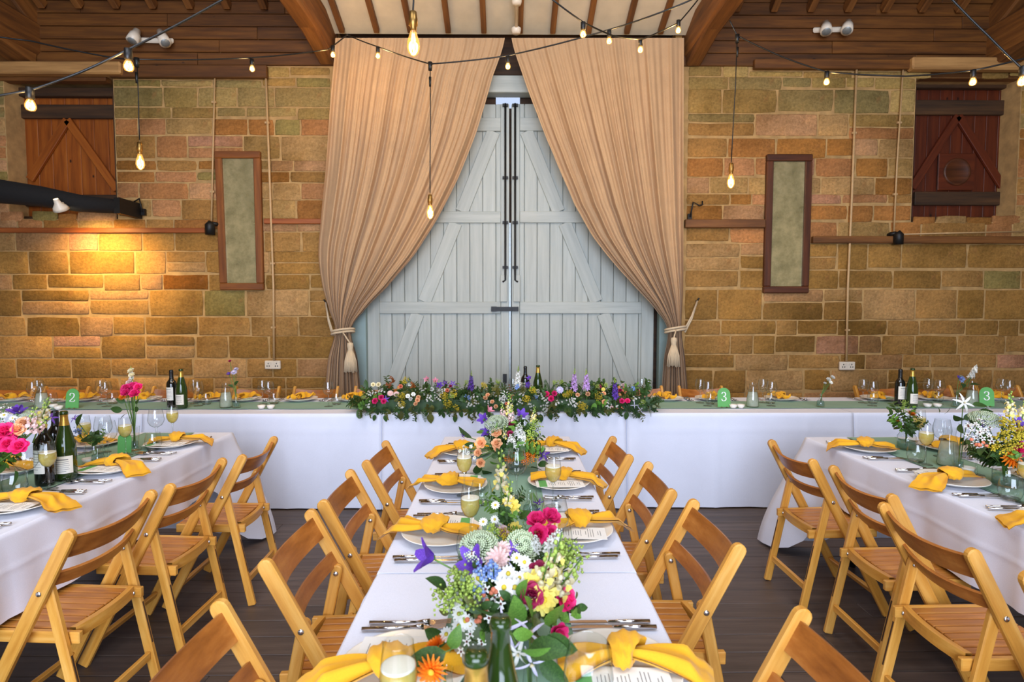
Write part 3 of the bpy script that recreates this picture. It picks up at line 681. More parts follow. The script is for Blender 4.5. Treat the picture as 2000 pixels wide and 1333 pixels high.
k.lathe([(.022, -.09), (.03, -.05), (.06, -.01), (.072, .02), (.068, .02)], 20); k.v = [tuple(q @ V(p)) for p in k.v]; k.build('lamp_shell', M_WHITEPLASTIC, t)
k = MB(); k.disc(.066, .012, 20); k.v = [tuple(q @ V(p)) for p in k.v]; k.build('lamp_face', M_LAMPFACE, t)
k = MB(); k.tube([(0, 0, 0), (-.02, .06, .06), (-.02, .08, .09)], .012, 8); k.build('lamp_arm', M_WHITEPLASTIC, t)
sp = bpy.data.lights.new('flood_lamp_light', 'SPOT'); sp.energy = 145; sp.color = (1.0, 0.66, 0.20); sp.spot_size = math.radians(125); sp.spot_blend = 0.9; sp.shadow_soft_size = .05
so = bpy.data.objects.new('flood_lamp_light', sp); C.objects.link(so); so.parent = t; so.location = dirn * .03
so.rotation_euler = dirn.to_track_quat('-Z', 'Y').to_euler()

# ------------------------------------------------------------------ curtains
def curtain(label, EL, ER, tie, hookpt, tass, seed, side):
    rnd = random.Random(seed); EL, ER = smooth_table(EL), smooth_table(ER); YC = WY - .2
    base = at((EL[-1][1] + ER[-1][1]) / 2, 880, YC); t = thing('curtain', label, 'curtain', (base.x, YC, 0.0)); o = V((base.x, YC, 0))
    ph = [rnd.uniform(0, 6.28) for _ in range(6)]; NU, NVV = 220, 96; y0, y1 = 74.0, 905.0
    def fold(u, v):
        s = u + .012 * math.sin(9 * u + ph[0]) + .02 * math.sin(4.1 * u + ph[1])
        return .55 * math.sin(2 * PI * 10 * s + ph[2] + .9 * math.sin(3 * v + ph[1])) + .24 * math.sin(2 * PI * 17 * s + ph[3] + 1.2 * v) + .34 * math.sin(2 * PI * 5 * s + ph[4] + .8 * v) + (.22 * math.sin(2 * PI * 34 * s + ph[5]) if v < .12 else .22 * math.sin(2 * PI * 34 * s + ph[5]) * max(0, 1 - (v - .12) * 3))
    def fn(u, v):
        py = y0 + (y1 - y0) * v; a, b = lerp_table(EL, py), lerp_table(ER, py)
        w = abs(b - a); near = math.exp(-((py - tie[1]) / 42.0) ** 2)
        A = .022 + .036 * min(1, v * 4); A *= (1 - .35 * near)
        px = a + (b - a) * u
        p = at(px, py, YC - A * fold(u, v) - .05 * near * math.sin(PI * u) - .10 * math.sin(PI * u) * (1 - near) * min(1, v * 3) * (w / 330))
        p.z = max(p.z, .012)
        # keep the photograph's outline: slide along the wall only
        return p - o
    m = MB(); m.grid(fn, NU, NVV); m.build('drape', M_LINEN, t)
    c = at(*tie, YC); hw = abs(lerp_table(EL, tie[1]) - lerp_table(ER, tie[1])) * .0056 / 2 + .03
    k = MB()
    pts = [c - o + V((hw * math.cos(a), .085 * math.sin(a) - .02, .02 * math.cos(a * 1.0 + .6))) for a in [2 * PI * i / 24 for i in range(25)]]
    for dz in (-.014, .014): k.tube([p + V((0, 0, dz)) for p in pts], .012, 8)
    k.build('tieback_cord', M_ROPE, t)
    h = at(*hookpt, WY - .05) - o; k = MB(); s = c - o + V((hw * side, -.01, .01)); k.tube([s, (s + h) / 2 + V((0, -.02, -.015)), h], .009, 8); k.tube([s + V((0, 0, -.04)), (s + h) / 2 + V((0, -.02, -.045)), h], .009, 8); k.build('tieback_strap', M_ROPE, t)
    k = MB(); k.tube([h + V((0, .04, 0)), h + V((0, 0, 0)), h + V((.012 * side, -.02, .03))], .008, 6); k.build('tieback_hook', M_BLACK, t)
    # tassel
    q = at(*tass, YC - .16) - o; ts = MB(); top = c - o + V((.02 * -side, -.11, 0))
    ts.tube([top, q + V((0, 0, .06))], .008, 6); ts.lathe([(.006, .07), (.03, .06), (.034, .03), (.026, .0), (.03, -.01), (.024, -.02)], 14, 0, q)
    tt = ts.build('tassel', M_ROPE, t); tf = MB()
    for i in range(30):
        a = 2 * PI * i / 30; r = .022; R = .058 + rnd.uniform(-.006, .008)
        tf.tube([q + V((r * math.cos(a), r * math.sin(a), -.015)), q + V((R * .85 * math.cos(a), R * .7 * math.sin(a), -.12)), q + V((R * math.cos(a), R * .75 * math.sin(a), -.235 + rnd.uniform(-.012, .012)))], .0062, 5)
    tf.build('tassel_fringe', M_ROPE, tt)
curtain('oatmeal linen curtain tied back on the side of the pine hatch',
    [(74, 655), (200, 645), (330, 636), (440, 626), (500, 622), (560, 630), (610, 644), (644, 655), (700, 641), (790, 632), (905, 620)],
    [(74, 986), (150, 962), (260, 930), (350, 894), (430, 853), (500, 808), (560, 757), (610, 709), (644, 686), (700, 698), (790, 707), (905, 716)], (671, 648), (636, 591), (684, 682), 5, -1)
curtain('oatmeal linen curtain tied back on the side of the red hatch',
    [(74, 999), (150, 1022), (220, 1048), (300, 1080), (400, 1122), (460, 1156), (510, 1195), (560, 1240), (610, 1284), (644, 1304), (700, 1297), (790, 1290), (905, 1284)],
    [(74, 1336), (300, 1335), (500, 1335), (580, 1334), (644, 1331), (700, 1338), (790, 1346), (905, 1352)], (1318, 644), (1362, 588), (1316, 672), 8, 1)
# ================================================================== TABLES AND CLOTHS
CT = 0.745                          # top of the tablecloths
def trestle(x0, x1, y0, y1, label):
    cx, cy = (x0 + x1) / 2, (y0 + y1) / 2; t = thing('trestle_table', label, 'table', (cx, cy, 0), 0, 'folding trestle tables under the cloths')
    w, d = x1 - x0, y1 - y0; m = MB(); m.box((0, 0, CT - .022), (w - .01, d - .01, .028)); m.build('tabletop', M_TABLETOP, t)
    for sx in (-1, 1):
        for sy in (-1, 1):
            p = V((sx * (w / 2 - .20), sy * (d / 2 - .17), 0)); m = MB(); m.tube([p, p + V((0, 0, CT - .036))], .016, 8); m.build('leg', M_BLACK, t)
    return t
def smoothstep(a, b, x):
    k = max(0.0, min(1.0, (x - a) / (b - a))); return k * k * (3 - 2 * k)
def cloth(x0, x1, y0, y1, label, hem, seed, wave=.010, creases=(), join='', ripple=0.0, flare=0.0):
    """a cloth over a table: flat top and a skirt round the edge; hem(side, s) is the height of its hem"""
    rnd = random.Random(seed); cx, cy = (x0 + x1) / 2, (y0 + y1) / 2
    t = thing('tablecloth', label, 'tablecloth', (cx, cy, 0)); w, d = (x1 - x0) / 2 + .006, (y1 - y0) / 2 + .006
    ring = []; n = 40; r = .018
    def edge(a, b, side, k):
        for i in range(k): q = i / k; ring.append((a[0] + (b[0] - a[0]) * q, a[1] + (b[1] - a[1]) * q, side, q))
    kx, ky = max(24, int(2 * w / .03)), max(24, int(2 * d / .03))
    edge((-w, -d), (w, -d), 'F', kx); edge((w, -d), (w, d), 'R', ky); edge((w, d), (-w, d), 'B', kx); edge((-w, d), (-w, -d), 'L', ky)
    N = len(ring); ph = [rnd.uniform(0, 6.28) for _ in range(8)]; NV = 30
    nrm = {'F': (0, -1), 'R': (1, 0), 'B': (0, 1), 'L': (-1, 0)}
    vs = []; s = 0
    for i, (x, y, side, q) in enumerate(ring):
        L = 2 * w if side in 'FB' else 2 * d; sa = q * L; nx, ny = nrm[side]
        dc = min(sa, L - sa)                            # distance from the nearer corner
        cn = smoothstep(.16, 0, dc)
        sx, sy = (1 if x > 0 else -1), (1 if y > 0 else -1)
        dx, dy = nx * (1 - cn) + sx * .75 * cn, ny * (1 - cn) + sy * .75 * cn
        if ('L' in join and sx < 0) or ('R' in join and sx > 0): dx = 0
        if ('F' in join and sy < 0) or ('B' in join and sy > 0): dy = 0
        h = hem(side, sa if side in 'FR' else L - sa, dc)
        wv = wave * (math.sin(sa * 9 + ph[0]) + .7 * math.sin(sa * 17 + ph[1]) + .5 * math.sin(sa * 31 + ph[2]))
        cr = sum(.006 * math.exp(-((sa - c) / .012) ** 2) for c in creases) if side == 'F' else 0
        row = []
        for j in range(NV + 1):
            v = j / NV
            if j == 0: zz, out = CT, 0
            elif j == 1: zz, out = CT - .004, .006
            else:
                v2 = (j - 1) / (NV - 1); zz = CT - .006 - (CT - .006 - h) * v2
                out = .008 + wv * v2 ** .8 + cr + (.03 + (flare if y > 0 else 0)) * v2 * cn + .055 * cn * math.sin(PI * min(1, v2 * .9)) * v2 + .012 * v2
                out += .0035 * math.exp(-((zz - .615) / .009) ** 2)
                if h > .2 and side in 'LR': out += .005 * math.exp(-(((sa + .11) % .46 - .23) / .012) ** 2) * min(1, v2 * 5) + ripple * math.sin(sa * 3.1 + ph[3]) * v2
            row.append((x + dx * out, y + dy * out, zz))
        vs += row
    k = NV + 1; m = MB()
    m.add(vs, [(i * k + j, i * k + j + 1, ((i + 1) % N) * k + j + 1, ((i + 1) % N) * k + j) for i in range(N) for j in range(NV)])
    m.build('skirt', M_CLOTH, t)
    def top(u, v):
        x, y = -w + 2 * w * u, -d + 2 * d * v; e = min(u, 1 - u, v, 1 - v)
        return V((x, y, CT + (.0012 * math.sin(x * 11 + ph[4]) * math.sin(y * 13 + ph[5]) if e > .04 else 0)))
    m = MB(); m.grid(top, 24, 48); m.build('cloth_top', M_CLOTH, t)
    return t
def runner(x0, x1, y0, y1, label, rz=0, drop=0.0):
    cx, cy = (x0 + x1) / 2, (y0 + y1) / 2; t = thing('table_runner', label, 'table runner', (cx, cy, CT)); w, d = x1 - x0, y1 - y0; rnd = random.Random(int(cx * 100))
    p = rnd.uniform(0, 6); m = MB()
    def fn(u, v):
        wob = .006 * math.sin((v if d > w else u) * 9 + p)
        x, y = (u - .5) * w + (wob if d > w else 0), (v - .5) * d + (0 if d > w else wob)
        return V((x, y, .0045 + .0015 * math.sin(x * 17 + p) * math.sin(y * 15)))
    m.grid(fn, 30 if w > d else 8, 8 if w > d else 30); m.build('runner_cloth', M_RUNNER, t)
    m = MB(); a = 2
    for e in (-1, 1):
        if d > w: m.box((e * (w / 2 - .006), 0, .006), (.004, d - .01, .0016))
        else: m.box((0, e * (d / 2 - .006), .006), (w - .01, .004, .0016))
    m.build('hem_stitch', M_RUNNER, t)
hem_side = lambda lo_far: (lambda side, s, dc: (.06 if side == 'B' and lo_far else .43) - (.40 if side in 'LR' and lo_far == 1 else 0) * 0)
def table_hem(side, s, dc, far_low=True, L=1.83):
    base = .447
    if side == 'B' and far_low: return .10 - .085 * smoothstep(.22, .02, dc)
    if side in 'LR' and far_low:                       # the corner falls to the floor at the far end
        k = smoothstep(.26, .03, L - s); return base + (.015 - base) * k
    if side == 'F' and far_low or side == 'B' and not far_low: return .60
    return base
TABS = {'centre': (-.38, .38, 3.48), 'left': (-2.55, -1.785, 3.62), 'right': (1.87, 2.635, 3.45)}
NAME = {'centre': 'centre table', 'left': 'pink rose table', 'right': 'orange flower table'}
for key, (x0, x1, yf) in TABS.items():
    for i, (ya, yb) in enumerate(((yf - 1.82, yf), (yf - 3.5, yf - 1.84))):
        far = i == 0
        where = ('far half' if far else 'near half') + ' of the ' + NAME[key]
        trestle(x0, x1, ya, yb, 'folding trestle table making the ' + where)
        cloth(x0, x1, ya, yb, 'white cloth over the ' + where, (lambda side, s, dc, far=far, L=yb - ya: table_hem(side, s, dc, far, L) if key != 'centre' else (.60 if side == ('F' if far else 'B') else .447)), 20 + i + len(key), ripple=.008, join='F' if far else 'B', flare=.20 if far and key != 'centre' else 0)
    xm = (x0 + x1) / 2; runner(xm - .155, xm + .155, yf - 3.45, yf - .02, 'sage green runner along the ' + NAME[key])
# head table along the wall
HY0, HY1 = 4.30, 5.06
HX = [-4.62, -2.79, -0.96, 0.92, 2.68, 4.46, 6.2]
HN = ['first', 'second', 'third', 'fourth', 'fifth', 'sixth']
for i in range(6):
    a, b = HX[i] + .009, HX[i + 1] - .009
    if i == 0: a = -6.2 + 0.0
    trestle(a, b, HY0, HY1, 'folding trestle table, %s along the head table from the pine hatch' % HN[i])
    L = b - a; cr = [L * k / 5 for k in range(1, 5)]
    cloth(a, b, HY0, HY1, 'white floor-length cloth, %s along the head table from the pine hatch' % HN[i], lambda side, s, dc: .012 if side == 'F' else (.3 if side == 'B' else (.012 if dc < .05 and s < .4 else .3)), 60 + i, wave=.004, creases=cr, join=('L' if i else '') + ('R' if i < 5 else ''))
runner(-6.1, -0.97, 4.47, 4.82, 'sage green runner on the head table nearer the pine hatch')
runner(-0.955, 0.915, 4.47, 4.82, 'sage green runner under the long flower garland')
runner(0.93, 6.1, 4.47, 4.82, 'sage green runner on the head table nearer the red hatch')

# ================================================================== CHAIRS
def make_chair():
    t = thing('folding_chair', 'x', 'chair', group='slatted wooden folding chairs')
    RY = lambda z: -.24 + (.80 - z) * .52               # the long rails slope forward to the floor
    LY = lambda z: -.13 - (.59 - z) * .2034             # the rear legs slope back
    for s in (-1, 1):
        bar('side_rail', (s * .208, RY(.80), .80), (s * .208, RY(.0) - .004, .008), .046, .024, M_CHAIR, t, (s, 0, 0), .004, True)
        bar('rear_leg', (s * .181, LY(.605), .605), (s * .181, LY(0), .002), .038, .022, M_CHAIR, t, (s, 0, 0), .004, True)
        bar('seat_side', (s * .157, -.215, .402), (s * .157, .135, .408), .042, .020, M_CHAIR, t, (s, 0, 0), .003)
        g = bar('leg_groove', (s * .181, LY(.35) - .019, .35), (s * .181, LY(.18) - .019, .18), .007, .003, M_DARKOAK, t, (0, -1, 0), 0)
        for (x, y, z) in ((s * .2205, RY(.585) + .0, .585), (s * .1445, -.185, .402), (s * .1695, LY(.575), .575)):
            m = MB(); m.lathe([(.0095, 0), (.0095, .002), (.006, .0042), (0, .0045)], 10); o = m.build('bolt', M_STEEL, t)
            sg = s if abs(x) > .2 else -s
            o.matrix_basis = Matrix.Translation((x, y, z)) @ Matrix.Rotation(sg * PI / 2, 4, 'Y')
    for i in range(7):
        x = -.123 + i * .041; bar('seat_slat', (x, -.165, .418), (x, .132, .424), .0365, .013, M_SEAT, t, (0, 0, 1), .003)
    # rear seat rail, gently bowed, and the front one
    m = MB(); w = .146
    def bow(u, v, y0, th, z0, h):
        ring = [(0, 0), (th, 0), (th, h), (0, h), (0, 0)][min(4, int(v * 4 + .5))]; x = -w + 2 * w * u
        return V((x, y0 - .018 * (1 - (x / w) ** 2) + ring[0], z0 + ring[1]))
    m.grid(lambda u, v: bow(u, v, -.188, .022, .388, .042), 10, 4, 0, False); m.build('seat_back_rail', M_CHAIR, t)
    bar('seat_front_rail', (-.146, .118, .402), (.146, .118, .402), .03, .02, M_CHAIR, t, (0, 0, 1), .003)
    bar('rear_stretcher', (-.17, LY(.13), .13), (.17, LY(.13), .13), .034, .018, M_CHAIR, t, (0, -1, 0), .003)
    bar('front_stretcher', (-.196, RY(.11), .11), (.196, RY(.11), .11), .034, .018, M_CHAIR, t, (0, 1, .5), .003)
    d = V((0, .52, -1)).normalized(); n = V((0, 1, .52)).normalized()
    for nm, z0, hh in (('upper_back_slat', .772, .084), ('lower_back_slat', .645, .052)):
        m = MB(); top = V((0, RY(z0), z0)); th = .011; w = .1965
        def fn(u, v, th=th, top=top, hh=hh, w=w):
            x = -w + 2 * w * u; b = -.036 * (1 - (x / w) ** 2)
            k = [(0, 0), (hh, 0), (hh, th), (0, th), (0, 0)][min(4, int(v * 4 + .5))]
            return top + d * k[0] + n * (k[1] + b - .005) + V((x, 0, 0))
        m.grid(fn, 14, 4, 0, False); m.build(nm, M_PLY, t)
    return t
chair = make_chair()
ORD = ['farthest', 'second farthest', 'third farthest', 'nearest']
def chairs(xs, ys, rz, what, names=ORD, jit=0.0):
    rr = random.Random(len(what))
    for i, (x, y) in enumerate(zip(xs, ys)):
        put(chair, 'slatted wooden folding chair, %s %s' % (names[i], what), (x, y, 0), rz + rr.uniform(-jit, jit))
chairs([-.455, -.485, -.485, -.49], [2.93, 2.36, 1.84, 1.19], -PI / 2, 'on the left side of the centre table', jit=.03)
chairs([.39, .45, .495, .50], [3.03, 2.48, 1.93, 1.13], PI / 2, 'on the right side of the centre table', jit=.03)
chairs([-1.58, -1.648, -1.685], [3.04, 2.57, 2.07], PI / 2, 'at the pink rose table', ['farthest', 'middle', 'nearest'], jit=.03)
chairs([1.735, 1.77, 1.665, 1.69], [2.94, 2.40, 1.885, 1.32], -PI / 2, 'at the orange flower table', jit=.03)
HC = [(24, 'behind the head table at the end below the pine hatch'), (130, 'behind the table number two on the head table'), (234, 'behind the head table beside the pink carnation vase'), (341, 'behind the two wine bottles nearer the pine hatch'),
      (501, 'behind the small purple flower vase on the head table'), (616, 'behind the head table in front of the curtain by the socket'), (735, 'behind the garland end nearer the pine hatch'), (1253, 'behind the garland end nearer the red hatch'),
      (1372, 'beside the table number three nearer the curtain'), (1722, 'behind the wine bottles nearer the red hatch'), (1826, 'behind the small bowls nearer the red hatch'), (1962, 'behind the table number three nearer the red hatch')]
for px, w in HC:
    x = (px - 990) / FPX * 5.45; put(chair, 'slatted wooden folding chair ' + w, (x, 5.24, 0), PI)

# ================================================================== PLACE SETTINGS
def make_plate():
    t = thing('dinner_plate', 'x', 'plate', group='ivory dinner plates'); m = MB()
    m.lathe([(0, .004), (.085, .004), (.098, .008), (.138, .019), (.140, .0205), (.139, .0225), (.136, .022), (.098, .012), (.085, .008), (0, .008)], 48); m.build('plate_well', M_CHINA, t)
    m = MB(); m.lathe([(.070, .0), (.078, .0), (.078, .006), (.070, .006)], 32); m.build('foot_ring', M_CHINA, t); return t
def make_card():
    t = thing('menu_card', 'x', 'menu card', group='menu cards on the plates'); m = MB(); m.box((0, 0, 0), (.10, .21, .0008)); m.build('card', M_CARD, t)
    m = MB(); m.box((0, .075, .0007), (.092, .034, .0005)); m.build('green_band', M_GREENCARD, t)
    m = MB(); rr = random.Random(4)
    for i in range(17):
        if i % 5 == 4: continue
        y = .047 - i * .0083; L = rr.uniform(.035, .075) if i % 5 else .03; m.box((0, y, .0006), (L, .0016, .0004))
    m.build('print', M_INK, t); return t
def make_fork():
    t = thing('fork', 'x', 'fork', group='table forks'); m = MB()
    m.tube([(0, -.10, .004), (0, -.02, .0045), (0, .02, .006)], [.0052, .0045, .003], 8); m.build('handle', M_CUTLERY, t)
    m = MB(); m.tube([(0, .018, .006), (0, .035, .008), (0, .05, .006)], [.003, .005, .009], 8); m.box((0, .056, .005), (.022, .018, .002))
    for i in range(4): m.box((-.009 + i * .006, .083, .007), (.0028, .044, .0018), 0, Matrix.Rotation(.12, 3, 'X'))
    m.build('tines', M_CUTLERY, t); return t
def make_knife():
    t = thing('table_knife', 'x', 'knife', group='table knives'); m = MB()
    m.tube([(0, -.105, .005), (0, -.05, .0055), (0, .0, .005)], [.0058, .0055, .0045], 8); m.build('handle', M_CUTLERY, t)
    m = MB(); P = [(-.003, .0), (.008, .004), (.0085, .07), (.006, .095), (-.003, .112)]
    m.add([(x, y, .0055) for x, y in P] + [(x, y, .0035) for x, y in P], [(0, 1, 2, 3, 4), (9, 8, 7, 6, 5)] + [(i, i + 5, (i + 1) % 5 + 5, (i + 1) % 5) for i in range(5)], 0, False); m.build('blade', M_CUTLERY, t); return t
def make_napkin(seed, hang, bunch=False):
    rr = random.Random(seed); t = thing('napkin', 'x', 'napkin', group='knotted mustard napkins'); p = [rr.uniform(0, 6.28) for _ in range(6)]
    tri = lambda q: 2 * abs(2 * (q - math.floor(q + .5))) - 1
    m = MB()
    for sgn in (-1, 1):                                  # the two tails
        ln = (.175 if sgn < 0 else .135) * (.62 if bunch else 1); ang = rr.uniform(-.32, .32); ca, sa = math.cos(ang), math.sin(ang); W = rr.uniform(.054, .066); skew = rr.uniform(-.35, .35); pl = rr.uniform(1.6, 2.3)
        def tail(u, v, low=False):
            a = (u - .5) * 2; e = v; w = .014 + (W - .014) * (1 - (1 - e) ** 1.7)
            y = .012 + ln * e * (1 + skew * a * .28 * e) ; x = a * w + .007 * math.sin(5 * e + p[1])
            z = .028 + .014 * (1 - e) + (.011 * tri(a * pl * .5 + p[2]) + .005 * math.sin(9 * a + p[3] + 3 * e)) * min(1, .25 + e) + .008 * (1 - a * a)
            if sgn < 0 and hang: z = z - (z - .010) * smoothstep(.130, .165, y) * .8 - max(0, y - .170) * .9
            elif y > .1: z -= (y - .1) * .2
            if bunch: z += .018 * math.sin(6 * e + p[4])
            if low: z -= .003 + .013 * (1 - a * a) * (1 - .4 * e)
            return V(((x * ca - y * sa) * 1.0, (x * sa + y * ca) * sgn if sgn > 0 else -(x * sa + y * ca), max(z, .0245 if not (sgn < 0 and hang and y > .130) else (.004 if y < .170 else -.2))))
        m.grid(lambda u, v: tail(u if sgn > 0 else 1 - u, v), 16, 20); m.grid(lambda u, v: tail(1 - u if sgn > 0 else u, v, True), 16, 20)
    m.build('tails', M_NAPKIN, t); m = MB(); tw = rr.uniform(-.5, .5)
    def knot(u, v):                                      # the wrapped band
        a = 2 * PI * u; b = (v - .5) * 2; edge = 1 - .38 * abs(b) ** 3
        r = (1 + .08 * math.sin(a * 3 + p[3]) + .05 * math.sin(a * 7 + b * 3 + p[4])) * edge
        y = b * (.034 + .012 * math.sin(a + p[5])) + tw * .035 * math.cos(a)
        return V(((.044) * math.copysign(abs(math.cos(a)) ** .75, math.cos(a)) * r, y, max(.0245, .045 + .027 * math.copysign(abs(math.sin(a)) ** .8, math.sin(a)) * r + .004 * tri(b * 1.5 + u * 3))))
    m.grid(knot, 30, 12); m.build('knot', M_NAPKIN, t); return t
plate, card, fork, knife = make_plate(), make_card(), make_fork(), make_knife()
napkins = [make_napkin(3, 1.0), make_napkin(8, 1.0), make_napkin(15, .8)]; bunches = [make_napkin(23, 0, True), make_napkin(29, 0, True)]
def setting(x, y, face, where, k, back=False, full=True, has_card=True):
    """a place: face = direction the guest looks (rotation of local +Y)"""
    R = Matrix.Rotation(face, 3, 'Z'); P = lambda a, b, c: V((x, y, CT + .0045)) + R @ V((a, b, c)); rr = random.Random(int(x * 991 + y * 77))
    put(plate, 'ivory dinner plate ' + where, P(0, 0, .0022), face)
    if has_card:
        o = put(card, 'printed menu card ' + where, P(-.058, .0, .0245), face + rr.uniform(-.08, .08))
    nk = (bunches if back else napkins)[k % (2 if back else 3)]
    put(nk, 'knotted mustard napkin ' + where, P(.015, -.022, .003) if not back else P(.0, 0, .0), face + rr.uniform(-.16, .16) + (0 if not back else rr.uniform(-.6, .6)))
    if full:
        for j, nm in enumerate(('inner', 'outer')):
            put(fork, nm + ' steel fork ' + where, P(-.178 - .024 * j, -.03 + .012 * j, .0), face + rr.uniform(-.05, .05))
            put(knife, nm + ' steel knife ' + where, P(.176 + .024 * j, -.03 + .010 * j, .0), face + rr.uniform(-.05, .05))
SEAT = ['far end', 'second from far end', 'third from far end', 'nearest end']
def wh(place, i): return 'on the %s, %s' % (place, SEAT[i])
for i, y in enumerate((3.06, 2.45, 1.92, 1.165)):
    setting(-.225, y, -PI / 2, wh('centre table left side', i), i)
for i, y in enumerate((3.11, 2.49, 1.94, 1.165)):
    setting(.232, y, PI / 2, wh('centre table right side', i), i + 1)
for i, y in enumerate((3.25, 2.74, 2.215)):
    setting(-1.945, y, PI / 2, wh('pink rose table chair side', i), i)
for i, y in enumerate((3.27, 2.74)):
    setting(-2.40, y, -PI / 2, wh('pink rose table wall side', i), i + 1, has_card=False)
for i, y in enumerate((3.11, 2.51, 1.98)):
    setting(2.025, y, -PI / 2, wh('orange flower table chair side', i), i + 2)
for i, y in enumerate((3.11, 2.51)):
    setting(2.48, y, PI / 2, wh('orange flower table wall side', i), i, has_card=False)
BS = [(26, 'at the end below the pine hatch'), (160, 'behind the table number two'), (282, 'behind the pink carnation vase'), (410, 'beside the bottles by the pine hatch'), (478, 'behind the purple flower vase'), (588, 'by the white bowls near the curtain'),
      (690, 'beside the garland end by the pine hatch'), (1305, 'beside the garland end by the red hatch'), (1392, 'behind the table number three by the curtain'), (1530, 'between the carafe and the white flower vase'), (1722, 'beside the wine bottles by the red hatch'), (1830, 'behind the small bowls by the red hatch'), (1960, 'behind the table number three by the red hatch')]
for i, (px, w) in enumerate(BS):
    setting((px - 990) / FPX * 4.92, 4.905, PI, 'on the head table ' + w, i, True, True, i % 2 == 0)
# ================================================================== GLASS AND BOTTLES
def proto(name, cat, group): return thing(name, 'x', cat, group=group)
def shell(prof, th=.0012): return prof
def make_wine_glass():
    t = proto('wine_glass', 'glass', 'stemmed wine glasses'); m = MB(); m.lathe([(.012, .095), (.030, .106), (.041, .125), (.044, .140), (.040, .170), (.034, .200)], 28); m.build('bowl', M_GLASS, t)
    m = MB(); m.tube([(0, 0, .004), (0, 0, .05), (0, 0, .085), (0, 0, .097)], [.006, .0036, .004, .010], 10); m.build('stem', M_GLASS, t)
    m = MB(); m.lathe([(0, .006), (.010, .005), (.034, .0015), (.035, 0), (0, 0)], 28); m.build('foot', M_GLASS, t)
    m = MB(); m.lathe([(.0335, .1995), (.0345, .201), (.0335, .2018)], 28); m.build('rim', M_GLASS, t); return t
def make_flute(fill=.6):
    t = proto('sparkling_wine_glass', 'glass', 'glasses of sparkling wine'); m = MB(); P = [(.008, .098), (.022, .110), (.031, .130), (.033, .145), (.030, .175), (.0262, .205)]
    m.lathe(P, 28); m.build('bowl', M_GLASS, t)
    m = MB(); m.tube([(0, 0, .004), (0, 0, .05), (0, 0, .09), (0, 0, .1)], [.006, .0034, .0036, .008], 10); m.build('stem', M_GLASS, t)
    m = MB(); m.lathe([(0, .006), (.010, .005), (.032, .0015), (.033, 0), (0, 0)], 28); m.build('foot', M_GLASS, t)
    m = MB(); Q = [(.0, .101), (.007, .1), (.0207, .111), (.0297, .131), (.0317, .146), (.0304, .162), (0, .162)]; m.lathe(Q, 24); m.build('wine', M_FIZZ, t)
    m = MB(); m.lathe([(.0258, .2045), (.0268, .2058), (.0258, .2068)], 28); m.build('rim', M_GLASS, t)
    m = MB(); m.lathe([(.0303, .1622), (.0301, .165), (.027, .1658), (0, .1652)], 24); m.build('foam', M_FOAM, t); return t
def make_tumbler():
    t = proto('tumbler', 'glass', 'stemless water glasses'); m = MB(); m.lathe([(0, .004), (.03, .004), (.036, .012), (.043, .035), (.042, .06), (.035, .092)], 28); m.build('bowl', M_GLASS, t)
    m = MB(); m.lathe([(0, 0), (.03, 0), (.034, .004), (.031, .009), (0, .010)], 24); m.build('glass_base', M_GLASS, t)
    m = MB(); m.lathe([(.0345, .0915), (.0355, .093), (.0345, .0938)], 28); m.build('rim', M_GLASS, t); return t
def make_carafe():
    t = proto('water_carafe', 'carafe', 'water carafes'); m = MB(); m.lathe([(.0, .003), (.046, .003), (.050, .012), (.044, .08), (.034, .13), (.026, .16), (.030, .195)], 28); m.build('carafe_glass', M_GLASS, t)
    m = MB(); m.lathe([(0, .006), (.044, .006), (.048, .013), (.0425, .08), (.034, .122), (0, .122)], 24); m.build('misted_water', M_FROST, t); return t
def make_bowl():
    t = proto('tealight_bowl', 'bowl', 'small white tealight bowls'); m = MB(); m.lathe([(0, 0), (.018, 0), (.027, .012), (.031, .028), (.029, .028), (.024, .014), (0, .010)], 24); m.build('bowl_body', M_CHINA, t)
    m = MB(); m.lathe([(0, .018), (.018, .018), (.019, .010)], 16); m.tube([(0, 0, .018), (0, 0, .024)], .001, 5); m.build('tealight', M_WAX, t); return t
